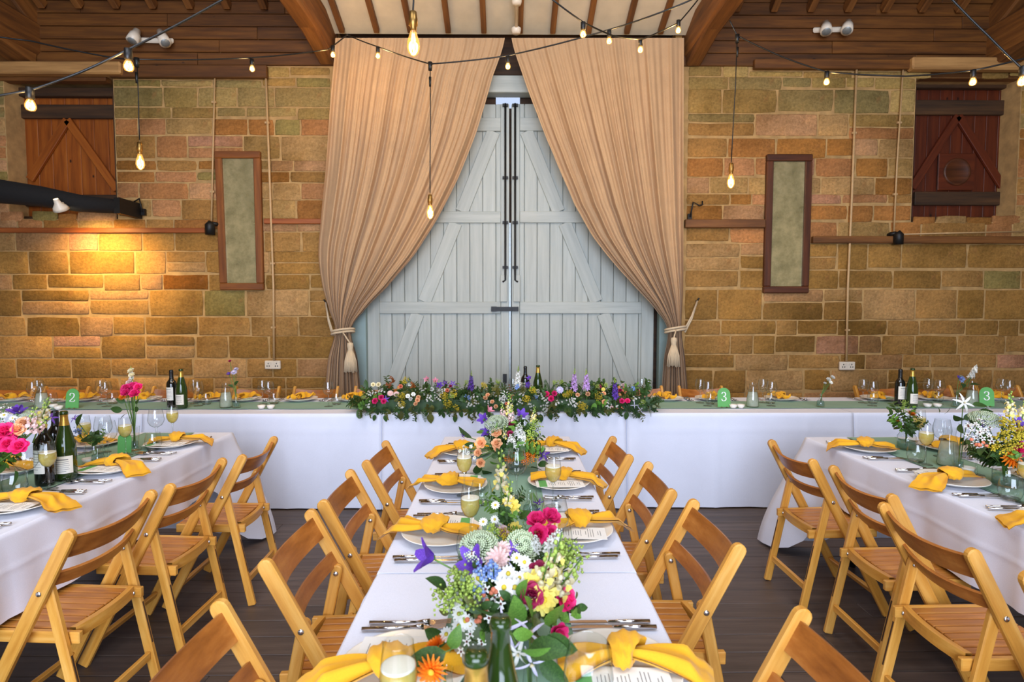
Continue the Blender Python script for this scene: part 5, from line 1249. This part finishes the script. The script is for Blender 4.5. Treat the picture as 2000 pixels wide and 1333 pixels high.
# ---- the long garland on the head table
GX0, GX1 = -1.17, 1.15
garland = thing('flower_garland', 'long garland of mixed summer flowers and foliage on the head table', 'flower garland', (0, 4.42, CT + .006))
k = MB(); k.box((0, .03, .045), (2.2, .2, .09)); k.build('foam_base', M_LEAF, garland)
def gpoint(px, py):
    """front surface of the garland: bulges forward at the table's edge, leans back above"""
    Y = 4.235 if py > 792 else 4.235 + (792 - py) / 55 * .13
    p = at(px, py, Y); return p - V(garland.location)
def gdir(px, py): return V((FR.uniform(-.4, .4), -1, (.55 if py < 790 else .1) + FR.uniform(-.25, .35)))
for i in range(150):                                      # the body of foliage
    x = GX0 + .04 + (GX1 - GX0 - .08) * (i + .5) / 150; kd = FR.choice(['sprig', 'sprig', 'sprig', 'fern', 'sprig3', 'sprig2', 'sprig'])
    z = FR.uniform(.04, .13); a = FR.uniform(-.5, .5)
    flower(garland, kd, (x, FR.uniform(-.06, .05), z), (a, FR.uniform(-1, -.1), FR.uniform(-.05, 1.0)), FR.uniform(.08, .12))
for i in range(70):                                       # hanging over the edge
    x = GX0 + .03 + (GX1 - GX0 - .06) * (i + .5) / 70; flower(garland, FR.choice(['fern', 'sprig', 'sprig', 'sprig3']), (x, -.15, FR.uniform(.03, .07)), (FR.uniform(-.5, .5), -.8, FR.uniform(-.9, -.1)), FR.uniform(.06, .09))
for s in (-1, 1):
    for i in range(10): flower(garland, FR.choice(['fern', 'sprig', 'sprig3']), (GX0 + .07 if s < 0 else GX1 - .07, FR.uniform(-.1, .04), .05), (s, FR.uniform(-.9, .3), FR.uniform(-.1, .6)), FR.uniform(.08, .12))
for i in range(60):                                       # tops
    x = GX0 + .05 + (GX1 - GX0 - .1) * (i + .5) / 60; flower(garland, FR.choice(['sprig', 'sprig3', 'sprig2', 'fern', 'rust'] if i % 6 == 0 else ['sprig', 'sprig', 'sprig3', 'fern']), (x, FR.uniform(-.02, .08), .10), (FR.uniform(-.35, .35), FR.uniform(-.3, .3), 1), FR.uniform(.06, .085))
def gz(kind, pts, s, x0, jit=0.0, up=False):
    for zx, zy in pts:
        px, py = x0 + zx / 6.25, 700 + zy / 6.25; d = gdir(px, py) if not up else V((FR.uniform(-.12, .12), -.15, 1))
        flower(garland, kind, gpoint(px, py), d, s * 1.22 * FR.uniform(.92, 1.1))
A, B = 680, 980
gz('rose_hot', [(330, 525), (405, 480), (435, 530)], .026, A); gz('rose_hot', [(550, 440), (640, 432), (605, 495), (1465, 525), (1535, 525)], .026, B)
gz('dahlia', [(515, 430), (590, 440)], .028, A); gz('rose_white', [(755, 320), (730, 465), (795, 445), (765, 500), (1020, 380)], .019, A); gz('rose_cream', [(305, 325), (370, 325)], .022, A)
gz('rose_peach', [(858, 480), (846, 515), (825, 560), (1672, 490), (1705, 450), (1760, 535), (1805, 590)], .021, A); gz('rose_peach', [(125, 470), (925, 450), (1050, 440), (1245, 435), (1250, 535)], .022, B); gz('rose_salmon', [(60, 560)], .018, B); gz('rose_salmon', [(1210, 395), (640, 345)], .018, A)
gz('bell_pink', [(960, 260), (1065, 275)], .026, A); gz('bell', [(1115, 335)], .026, A); gz('clem', [(1180, 300), (1275, 310), (460, 500)], .026, A); gz('rose_mag', [(1250, 345)], .017, A); gz('rose_mag', [(1445, 395), (1195, 350)], .017, B)
gz('spike_purple', [(1498, 380)], .034, A, 0, True); gz('spike_white', [(190, 330)], .034, B, 0, True); gz('bell', [(335, 245), (320, 320), (310, 350)], .022, B); gz('spike_blue', [(190, 370), (1600, 400)], .03, B, 0, True)
gz('spike_lav', [(880, 380), (1035, 380)], .040, B, 0, True); gz('spike_purple', [(1385, 480)], .038, B, 0, True); gz('scab', [(710, 390)], .036, B); gz('clem_white', [(40, 440)], .03, B); gz('clem_lilac', [(1620, 575), (1690, 630)], .028, B)
gz('solid', [(650, 470), (700, 300), (1310, 450), (1335, 600), (1230, 555), (1640, 350), (660, 560), (1160, 470)], .036, A); gz('solid', [(370, 410), (300, 510), (830, 440), (960, 575), (1010, 610), (780, 480), (1200, 480)], .036, B); gz('fennel', [(1430, 320), (1830, 300), (215, 470), (1270, 470)], .03, A); gz('fennel', [(640, 330), (1140, 350), (1240, 330), (720, 300), (1700, 560)], .03, B)
gz('wax', [(310, 420), (240, 450), (960, 470), (1040, 450), (1090, 500), (1000, 510), (630, 575), (600, 600), (1545, 470), (1555, 560), (1840, 480), (1890, 500), (1140, 400), (920, 400), (1700, 545), (250, 560), (1460, 560), (420, 400)], .026, A)
gz('wax', [(180, 500), (215, 545), (540, 520), (545, 570), (840, 560), (890, 490), (1300, 560), (360, 600), (1440, 610), (820, 520), (700, 540), (480, 460), (1640, 490), (1720, 580), (1310, 590), (500, 620), (20, 500), (270, 455), (920, 550)], .026, B)
gz('blue', [(1450, 490)], .03, A); gz('blue', [(415, 480)], .026, B); gz('rust', [(480, 345), (800, 370), (550, 310)], .05, A); gz('berry', [(1450, 610), (1500, 400)], .03, B); gz('rose_blush', [(1340, 600), (1480, 330)], .016, B); gz('yellow', [(1240, 380)], .02, B)
for kd, x0, zx, zy, s, dx, dz in (('leaf3', A, 1000, 672, .085, .05, -1), ('leaf3', A, 1020, 570, .06, .1, -1), ('leaf', A, 1370, 640, .06, .2, -1), ('leaf3', A, 650, 640, .08, -.15, -1), ('leaf', A, 1310, 690, .065, -.1, -1), ('leaf', A, 225, 370, .07, -.2, 1.2), ('leaf', B, 470, 680, .075, .1, -1), ('leaf', B, 580, 650, .075, .25, -1), ('leaf', B, 420, 690, .075, -.1, -1), ('leaf3', B, 810, 610, .075, .2, -1), ('leaf', B, 860, 640, .06, -.1, -1), ('leaf2', B, 1140, 545, .08, -.2, -.8),
        ('leaf', B, 1025, 650, .05, 0, -1), ('leaf', B, 1525, 650, .07, -.05, -1), ('leaf', B, 1660, 660, .055, .3, -1), ('leaf', A, 330, 690, .055, -.3, -1), ('leaf', A, 450, 690, .06, .1, -1), ('leaf', B, 1090, 400, .085, .1, 1), ('leaf', A, 700, 660, .06, .3, -1), ('leaf', A, 1160, 660, .05, .1, -1), ('leaf', B, 1300, 640, .05, .1, -1)):
    px, py = x0 + zx / 6.25, 700 + zy / 6.25; p = at(px, py, 4.255 if dz < 0 else 4.35) - V(garland.location)
    ob('leaf', F[kd], garland, Matrix.Translation(p) @ Matrix.Rotation(math.atan2(dx, abs(dz)) * (1 if dz > 0 else -1), 4, 'Y') @ (Matrix.Rotation(PI, 4, 'X') @ Matrix.Rotation(PI, 4, 'Z') if dz < 0 else Matrix.Identity(4)) @ Matrix.Scale(s, 4))

# ---- arrangements in vases
def vase_mesh(kind):
    m = MB()
    if kind == 'jar': m.lathe([(0, .003), (.040, .003), (.046, .012), (.046, .075), (.036, .09), (.034, .10), (.038, .105)], 26)
    elif kind == 'bud': m.lathe([(0, .003), (.026, .003), (.030, .010), (.028, .04), (.012, .068), (.010, .10), (.014, .108)], 22)
    elif kind == 'tall': m.lathe([(0, .006), (.030, .0), (.032, .012), (.020, .022), (.019, .05), (.026, .135)], 22)
    elif kind == 'flask': m.lathe([(0, .003), (.030, .003), (.032, .012), (.014, .085), (.011, .12), (.014, .128)], 22)
    else: m.lathe([(0, .004), (.05, .004), (.062, .03), (.066, .06), (.060, .10), (.064, .115)], 28)
    return m.mesh('vase_' + kind, M_GLASS if kind != 'jar' else M_GLASS)
VM = {}
def arrangement(name, label, loc, vase, items, cat='flowers', stems=True, water=True, filler=0, fr=.1, group=None, front=0.0, skirt=0):
    """items: (kind, px, py, dy, radius[, dir]) with dy the depth offset from the vase"""
    t = thing(name, label, cat, loc, 0, group); o = V(loc)
    if vase not in VM: VM[vase] = vase_mesh(vase)
    ob('vase', VM[vase], t); top = {'jar': .10, 'bud': .10, 'tall': .13, 'flask': .12, 'bowl': .11}[vase]; rr = random.Random(name + label)
    if water:
        m = MB(); wr = {'jar': .043, 'bud': .026, 'tall': .017, 'flask': .022, 'bowl': .058}[vase]; m.lathe([(0, .012), (wr, .012), (wr, .05), (0, .05)], 18); m.build('water', M_WATER, t)
    for it in items:
        kind, px, py, dy, s = it[:5]; dy += front; p = at(px, py, o.y + dy) - o
        d = V(it[5]) if len(it) > 5 else V((p.x * 2.2 + rr.uniform(-.15, .15), -.7 + dy * 3, .75 + rr.uniform(-.2, .2)))
        flower(t, kind, p, d, s * (1.18 if not kind.startswith(('leaf', 'sprig', 'clem', 'bell')) else 1.0))
        if stems and not kind.startswith(('leaf', 'sprig', 'fern')):
            n = rr.uniform(-.3, .3); m = MB(); b = V((n * .02, rr.uniform(-.01, .01), .02)); mid = V((p.x * .35, p.y * .35, max(top, .5 * p.z + .02))); m.tube([b, V((p.x * .12, p.y * .12, top)), mid, p - d.normalized() * s * .15], .0022, 5); m.build('stem', M_STEM, t)
    for i in range(filler):
        a = rr.uniform(0, 6.28); u = rr.uniform(.25, 1.0); flower(t, rr.choice(['sprig', 'sprig2', 'sprig', 'fern', 'sprig2']), (.02 * math.cos(a), .02 * math.sin(a), top - .01 + rr.uniform(0, .03)), (math.cos(a), math.sin(a), u * 1.3), fr * rr.uniform(.6, 1.0))
    for i in range(skirt):                                # leaves spilling low over the front of the vase
        a = -PI / 2 + rr.uniform(-1.3, 1.3); flower(t, rr.choice(['sprig', 'sprig2', 'fern', 'sprig', 'sprig3']), (.05 * math.cos(a), .05 * math.sin(a), top - .02), (math.cos(a), math.sin(a), rr.uniform(-.05, .55)), rr.uniform(.07, .11))
    return t
# centrepiece: px = 840 + zx/7.404, py = 780 + zy/7.404
def Z(zx, zy): return 840 + zx / 7.404, 780 + zy / 7.404
def zl(rows): return [(k, *Z(zx, zy), dy, s) + tuple(r) for k, zx, zy, dy, s, *r in rows]
c0 = onz(1004, 914, GZ)
arrangement('centrepiece', 'tall mixed centrepiece with peach roses and white stocks on the centre table', (c0.x, c0.y, GZ), 'bowl', zl([
    ('rose_peach', 740, 640, -.09, .034), ('rose_peach', 965, 490, -.06, .032), ('rose_peach', 965, 650, -.10, .032), ('rose_peach', 695, 780, -.10, .024), ('rose_peach', 735, 920, -.11, .027, (-.2, -1, .1)), ('rose_peach', 965, 720, -.10, .018),
    ('lace', 960, 350, -.03, .050, (-.15, -.6, 1)), ('stock_white', 1275, 540, -.06, .036, (.1, -.3, 1)), ('stock_white', 1190, 690, -.10, .036, (-.15, -.5, 1)), ('stock_white', 1310, 640, -.08, .032, (.3, -.4, 1)), ('rose_white', 1250, 755, -.1, .014),
    ('rose_mag', 1160, 510, -.05, .022), ('rose_mag', 1180, 350, .0, .020), ('snap_pink', 1170, 340, .0, .024, (0, 0, 1)), ('snap_cream', 1150, 190, .02, .026, (0, 0, 1)), ('snap_pink', 1060, 270, .02, .022, (-.1, 0, 1)),
    ('bell', 770, 290, -.02, .038, (-.3, -.6, .4)), ('bell', 820, 470, -.04, .040, (-.5, -.7, .5)), ('bell', 1325, 225, .0, .040, (.2, -.6, .7)), ('bell_pink', 860, 160, .02, .03, (.5, -.2, .6)), ('clem', 1640, 800, -.08, .040, (.4, -1, .4)), ('clem', 470, 530, -.02, .018, (-.6, -.6, -.3)),
    ('fennel', 1450, 600, -.05, .05), ('fennel', 1480, 450, -.02, .045), ('solid', 1440, 700, -.06, .045), ('solid', 1520, 800, -.06, .036), ('snap_cream', 1490, 320, .0, .020, (.1, 0, 1)), ('snap_cream', 1080, 560, -.06, .018, (0, -.2, 1)),
    ('orange', 1170, 830, -.11, .030), ('orange', 1400, 850, -.11, .032), ('daisy', 430, 750, -.08, .014), ('daisy', 590, 690, -.08, .013), ('daisy', 640, 850, -.1, .014), ('wax', 540, 720, -.06, .032), ('wax', 500, 740, -.07, .026), ('daisy', 545, 790, -.09, .012),
    ('leaf', 600, 560, -.02, .085, (-.75, -.3, .5)), ('leaf', 640, 680, -.05, .06, (-.8, -.4, .4)), ('leaf2', 780, 490, -.03, .05, (-.6, -.4, .3)), ('leaf2', 1000, 930, -.11, .06, (-.6, -.6, .1)), ('leaf', 1560, 940, -.08, .065, (.5, -.5, .15)), ('leaf2', 1230, 870, -.12, .05, (.7, -.5, .3)), ('leaf', 760, 1010, -.08, .075, (-.7, -.6, .1)), ('leaf', 1450, 990, -.05, .07, (.8, -.4, .1)), ('leaf', 1180, 720, -.07, .07, (-.5, -.5, .3)), ('leaf', 880, 1080, -.06, .07, (-.5, -.8, .25))]), filler=52, fr=.115, skirt=22, front=-.02)
# tall snapdragon in a bud vase: px = 820 + zx/4.443
def Q(zx, zy): return 820 + zx / 4.443, 780 + zy / 4.443
c1 = onz(985, 1068, GZ)
def ql(rows): return [(k, *Q(zx, zy), dy, s) + tuple(r) for k, zx, zy, dy, s, *r in rows]
arrangement('snapdragon_vase', 'tall pale snapdragon with yellow blooms in a small vase on the centre table', (c1.x, c1.y, GZ), 'bud', ql([
    ('snap_cream', 705, 790, -.02, .036, (0, .1, 1)), ('yellow', 800, 930, -.04, .034), ('snap_cream', 760, 960, -.04, .028, (.1, -.2, 1)), ('yellow', 820, 1120, -.05, .030), ('daisy', 655, 920, -.04, .022), ('daisy', 650, 1045, -.05, .022), ('daisy', 550, 1065, -.05, .022), ('fennel', 600, 1180, -.05, .045), ('solid', 760, 1210, -.06, .04), ('rose_blush', 720, 1150, -.06, .024), ('rose_white', 670, 1110, -.05, .02),
    ('leaf', 860, 1030, -.02, .055, (.6, -.4, .5)), ('leaf2', 690, 900, -.02, .05, (-.4, -.2, .7))]), filler=10, fr=.075)
c1b = onz(1056, 1046, GZ)
arrangement('bud_vase', 'dark purple clematis drooping from a clear bud vase beside the snapdragon', (c1b.x - .03, c1b.y + .15, GZ), 'bud', ql([('clem', 1030, 900, .0, .026, (.2, -.6, -.5)), ('clem', 1020, 960, .0, .02, (-.3, -.6, -.5))]))
c2 = onz(1052, 1118, GZ)
arrangement('bud_vase', 'hot pink roses in a bud vase on the centre table', (c2.x, c2.y, GZ), 'bud', ql([('rose_hot', 1015, 1060, -.0, .036, (-.2, -.5, 1)), ('rose_hot', 1135, 1030, .0, .036, (.3, -.5, 1)), ('rose_hot', 1030, 1175, -.05, .036, (0, -.9, .5)), ('rose_hot', 1130, 1165, -.04, .030, (.4, -.8, .5)), ('leaf', 1240, 1260, .0, .05, (.6, -.2, .2))]), filler=5, fr=.06)
# front arrangement: px = 820 + zx/4.259, py = 1020 + zy/4.259
def W_(zx, zy): return 820 + zx / 4.259, 1020 + zy / 4.259
def wl(rows): return [(k, *W_(zx, zy), dy, s) + tuple(r) for k, zx, zy, dy, s, *r in rows]
c3 = onz(1000, 1236, GZ)
arrangement('daisy_arrangement', 'daisies, purple bells and yellow snapdragons massed in a bowl on the centre table', (c3.x, c3.y, GZ), 'bowl', wl([
    ('lace', 490, 200, .04, .040, (-.1, -.5, 1)), ('bell', 440, 340, .0, .050, (-.4, -.5, .5)), ('bell', 60, 290, .0, .050, (-.9, -.3, .3)), ('dahlia', 640, 310, .0, .036), ('dahlia', 690, 240, .03, .028), ('clem_lilac', 735, 330, .0, .03), ('lace', 850, 200, .05, .035), ('stock_white', 1100, 240, .04, .032, (.2, -.4, 1)), ('stock_white', 960, 240, .05, .022, (0, -.3, 1)),
    ('daisy', 485, 470, -.05, .028), ('daisy', 635, 440, -.05, .026), ('daisy', 735, 430, -.05, .028), ('daisy', 870, 335, -.02, .024), ('daisy', 885, 440, -.05, .026), ('daisy', 830, 465, -.06, .022), ('daisy', 700, 545, -.08, .031), ('daisy', 790, 545, -.08, .030), ('daisy', 915, 660, -.10, .027), ('daisy', 610, 385, -.03, .022), ('daisy', 980, 375, -.02, .024), ('daisy', 325, 765, -.07, .024), ('daisy', 325, 865, -.08, .026), ('daisy', 378, 825, -.08, .024), ('daisy', 420, 855, -.08, .022), ('daisy', 220, 935, -.06, .024), ('daisy', 290, 965, -.07, .024), ('daisy', 805, 300, .0, .02), ('daisy', 905, 400, -.03, .022),
    ('blue', 570, 500, -.05, .045), ('blue', 560, 430, -.04, .036), ('snap_cream', 1000, 560, -.06, .036, (.15, -.5, .9)), ('snap_cream', 1080, 470, -.03, .034, (.2, -.3, 1)), ('yellow', 950, 520, -.07, .038), ('yellow', 1030, 650, -.09, .038), ('snap_cream', 1120, 600, -.05, .034, (.4, -.4, .8)), ('rose_mag', 930, 610, -.09, .032), ('rose_mag', 990, 430, -.03, .032), ('rose_hot', 1195, 640, -.04, .034, (.6, -.6, .4)), ('rose_hot', 1140, 925, -.09, .03, (.5, -.9, 0)),
    ('fennel', 1180, 400, .0, .055), ('fennel', 1220, 350, .02, .045), ('fennel', 300, 560, -.03, .055), ('fennel', 390, 600, -.05, .05), ('fennel', 260, 620, -.03, .045), ('rose_white', 500, 660, -.08, .022), ('rose_white', 300, 650, -.05, .022), ('berry', 480, 760, -.09, .030), ('berry', 600, 640, -.08, .03), ('wax', 660, 620, -.08, .04), ('wax', 560, 330, .0, .035), ('wax', 380, 960, -.08, .035), ('clem', 770, 215, .03, .022),
    ('leaf2', 800, 880, -.12, .085, (.05, -.5, .9)), ('leaf2', 930, 860, -.11, .085, (.05, -.4, 1)), ('leaf2', 1090, 880, -.09, .085, (.15, -.3, 1)), ('leaf', 700, 760, -.11, .085, (-.9, -.3, .15)), ('leaf', 230, 560, -.02, .06, (-.5, -.3, .6)), ('leaf', 230, 1000, -.05, .07, (-.8, -.3, .5)), ('leaf2', 520, 880, -.1, .03, (0, -.3, -1)), ('leaf2', 820, 640, -.09, .05, (.2, -.3, .9))]), filler=44, fr=.085, front=-.06, skirt=26)
# clematis vase nearest the viewer
c4 = onz(1035, 1420, GZ)
arrangement('clematis_vase', 'pale clematis and broad green leaves in a vase nearest the viewer', (c4.x, c4.y, GZ), 'flask', wl([
    ('clem_lilac', 730, 900, .06, .046, (-.4, -.8, .3)), ('clem_lilac', 920, 930, .04, .044, (.2, -.4, .8)), ('clem_lilac', 930, 1180, -.02, .042, (.1, -1, -.3)), ('clem_white', 820, 1100, .02, .036, (-.3, -1, -.2)),
    ('leaf', 900, 1060, .0, .085, (.7, -.5, .35)), ('leaf', 1010, 1010, .0, .075, (.8, -.3, .1)), ('leaf2', 850, 1075, -.03, .055, (.9, -.5, .15)), ('leaf2', 770, 930, .02, .045, (.9, -.3, .1)), ('leaf', 1000, 1130, .02, .07, (.6, -.4, -.5)), ('leaf', 770, 1180, .02, .06, (-.3, -.5, -.5))]), filler=0)
c5 = onz(872, 1440, GZ)
arrangement('marigold_vase', 'two orange marigolds leaning from a slim vase nearest the viewer', (c5.x, c5.y, GZ), 'flask', wl([('calend', 130, 1040, .06, .036, (-.6, .3, .9)), ('calend', 100, 1240, .0, .036, (-.2, -1, .1)), ('leaf', 220, 1080, .02, .085, (-.9, -.3, -.25)), ('leaf2', 260, 1060, .04, .05, (.3, -.2, .9))]))

# pink rose table: px = zx/5.128, py = 700 + zy/5.128
def U(zx, zy): return zx / 5.128, 700 + zy / 5.128
def ul(rows): return [(k, *U(zx, zy), dy, s) + tuple(r) for k, zx, zy, dy, s, *r in rows]
c6 = V((-2.22, 2.36, GZ))
arrangement('rose_arrangement', 'hot pink roses with pale snapdragons in a jar before the wine bottles', c6, 'bowl', ul([
    ('rose_hot', 50, 750, -.08, .050), ('rose_hot', 85, 870, -.10, .042), ('rose_hot', 195, 890, -.10, .040), ('rose_hot', 10, 830, -.09, .04), ('rose_hot', 110, 770, -.07, .036), ('snap_pink', 280, 700, -.04, .030, (.5, -.2, .9)), ('snap_pink', 330, 740, -.04, .030, (.8, -.2, .6)), ('snap_cream', 400, 650, .0, .032, (.4, 0, 1)), ('snap_cream', 440, 600, .02, .022, (.1, 0, 1)), ('rose_peach', 240, 660, -.04, .034), ('rose_peach', 180, 720, -.06, .034),
    ('bell', 150, 525, .02, .042, (-.3, -.3, 1)), ('bell', 195, 530, .02, .036, (.3, -.3, 1)), ('clem', 510, 600, .05, .03), ('wax', 40, 500, .04, .034), ('wax', 130, 610, .0, .04), ('daisy', 40, 570, .0, .024), ('daisy', 200, 610, .0, .022), ('daisy', 130, 600, .0, .022), ('lace', 250, 580, .04, .03), ('leaf', 60, 1050, -.06, .09, (-.2, -.6, -.6)), ('leaf', 150, 1130, -.05, .08, (.4, -.4, -.7)), ('leaf', 30, 980, -.07, .09, (0, -.9, 0))]), filler=40, fr=.13)
c7 = onz(264, 880, GZ)
arrangement('carnation_vase', 'bright pink carnations in a slim tall vase on the pink rose table', (c7.x, c7.y, GZ), 'tall', ul([
    ('rose_hot', 1270, 310, 0, .036), ('rose_hot', 1340, 290, .02, .036), ('rose_hot', 1385, 295, 0, .03), ('rose_hot', 1350, 360, -.02, .034), ('rose_hot', 1260, 350, -.02, .03), ('calend', 1230, 385, 0, .03), ('rose_cream', 1315, 130, .05, .022), ('rose_cream', 1320, 170, .05, .02), ('rose_blush', 1300, 250, .04, .024), ('spike_white', 1315, 210, .05, .018, (0, 0, 1)),
    ('leaf', 1260, 440, 0, .055, (-.8, -.3, .3)), ('leaf', 1350, 440, 0, .055, (.8, -.3, .2)), ('leaf', 1230, 520, 0, .07, (-1, -.2, .1)), ('leaf', 1330, 520, 0, .055, (.9, -.2, .2)), ('leaf', 1260, 560, 0, .04, (-.5, -.3, -.4))]))
c8 = onz(157, 920, GZ)
arrangement('bud_vase', 'dark bud vase with blue flowers behind the green bottle on the pink rose table', (c8.x, c8.y + .12, GZ), 'bud', ul([('blue', 780, 770, 0, .04), ('clem', 745, 600, .02, .028), ('leaf', 770, 680, 0, .07, (.3, -.2, .8)), ('leaf', 830, 840, -.02, .12, (.9, -.3, .35))]), filler=4, fr=.08)
# head table bud vases
b1 = bpos(460, 4.52)
arrangement('bud_vase', 'small purple scabious in a bud vase on the head table', b1, 'flask', [('scab', 457, 728, 0, .03), ('bell', 447, 731, 0, .024), ('scab', 461, 722, .02, .026), ('rose_mag', 449, 706, .03, .014), ('leaf', 458, 752, 0, .05, (.5, -.3, .5)), ('leaf', 456, 756, 0, .045, (-.6, -.3, .4))])
b2 = bpos(1610, 4.52)
arrangement('bud_vase', 'small white stocks in a bud vase on the head table', b2, 'bud', [('rose_white', 1618, 742, 0, .022), ('rose_white', 1626, 738, 0, .022), ('rose_white', 1622, 748, -.01, .02), ('rose_white', 1611, 749, 0, .014), ('sprig2', 1612, 760, 0, .04, (.2, 0, 1))])
b3 = bpos(1880, 4.50)
arrangement('bud_vase', 'white and blue flowers in a bud vase below the red hatch', b3, 'flask', [('stock_white', 1896, 738, 0, .034, (.25, -.1, 1)), ('stock_white', 1902, 726, .02, .028, (.3, -.1, 1)), ('spike_blue', 1880, 742, 0, .032, (-.6, -.2, .7)), ('bell', 1873, 738, 0, .026), ('leaf', 1895, 752, 0, .08, (.9, -.2, .2)), ('leaf', 1885, 757, 0, .06, (-.3, -.2, .2))])
# orange flower table: px = 1640 + zx/4.936, py = 690 + zy/4.936
def X(zx, zy): return 1640 + zx / 4.936, 690 + zy / 4.936
def xl_(rows): return [(k, *X(zx, zy), dy, s) + tuple(r) for k, zx, zy, dy, s, *r in rows]
c9 = onz(1770, 878, GZ)
arrangement('marigold_jar', 'small jar with one orange marigold and leafy stems on the orange flower table', (c9.x, c9.y, GZ), 'jar', xl_([('calend', 690, 590, 0, .036, (.3, -.4, 1)), ('fennel', 615, 520, 0, .03), ('fennel', 590, 540, 0, .022), ('calend', 560, 650, 0, .014), ('sprig', 600, 700, 0, .10, (-.3, -.2, 1)), ('sprig', 560, 720, 0, .09, (-.6, -.2, .8)), ('sprig2', 630, 720, 0, .10, (.1, -.2, 1)), ('sprig', 640, 700, 0, .08, (.3, 0, 1))]), filler=8, fr=.10)
c10 = onz(1872, 922, GZ)
arrangement('clematis_vase', 'white star clematis with leaves in a slim tall vase on the orange flower table', (c10.x, c10.y, GZ), 'tall', xl_([('clem_white', 1200, 480, 0, .052, (-.1, -1, .35)), ('clem_lilac', 1420, 520, .05, .028), ('clem_lilac', 1240, 690, 0, .04, (.5, -.7, -.3)), ('leaf', 1180, 650, 0, .07, (-.8, -.4, .2)), ('leaf', 1190, 640, 0, .065, (.5, -.4, .4)), ('leaf', 1150, 690, 0, .06, (-.3, -.5, -.3)), ('leaf', 1280, 500, .05, .07, (.9, -.2, .1)), ('leaf', 1330, 570, .05, .06, (.8, -.3, .2)), ('leaf', 960, 570, .02, .04, (-.3, -.3, .9)), ('leaf', 1020, 580, .02, .035, (.5, -.3, .6)), ('leaf', 1240, 650, 0, .06, (.9, -.3, -.1))]))
c11 = onz(1962, 950, GZ)
arrangement('goldenrod_arrangement', 'goldenrod, waxflowers and a big orange marigold in a jar by the frame edge', (c11.x, c11.y, GZ), 'jar', xl_([
    ('calend', 1650, 1010, -.08, .056, (0, -1, .3)), ('solid', 1600, 760, -.04, .07), ('solid', 1540, 880, -.06, .065), ('solid', 1660, 860, -.06, .06), ('solid', 1480, 960, -.06, .045), ('wax', 1400, 780, -.04, .055), ('wax', 1340, 800, -.03, .045), ('wax', 1460, 800, -.05, .04), ('wax', 1330, 720, -.02, .035), ('lace', 1410, 640, .03, .055, (-.1, -.4, 1)), ('snap_cream', 1640, 600, .06, .030, (0, 0, 1)), ('bell', 1740, 690, .02, .045), ('bell', 1360, 680, .02, .03), ('scab', 1560, 640, .05, .04), ('spike_lav', 1760, 840, -.02, .035, (.4, -.3, .8)), ('rose_peach', 1745, 780, -.04, .036), ('rose_hot', 1740, 950, -.08, .034), ('rose_hot', 1770, 910, -.08, .03), ('snap_cream', 1760, 620, .05, .028, (.2, 0, 1)), ('berry', 1340, 880, -.05, .04), ('leaf', 1400, 900, -.06, .07, (-.7, -.4, -.2)), ('leaf', 1760, 900, -.05, .08, (.6, -.5, .1))]), filler=38, fr=.12)
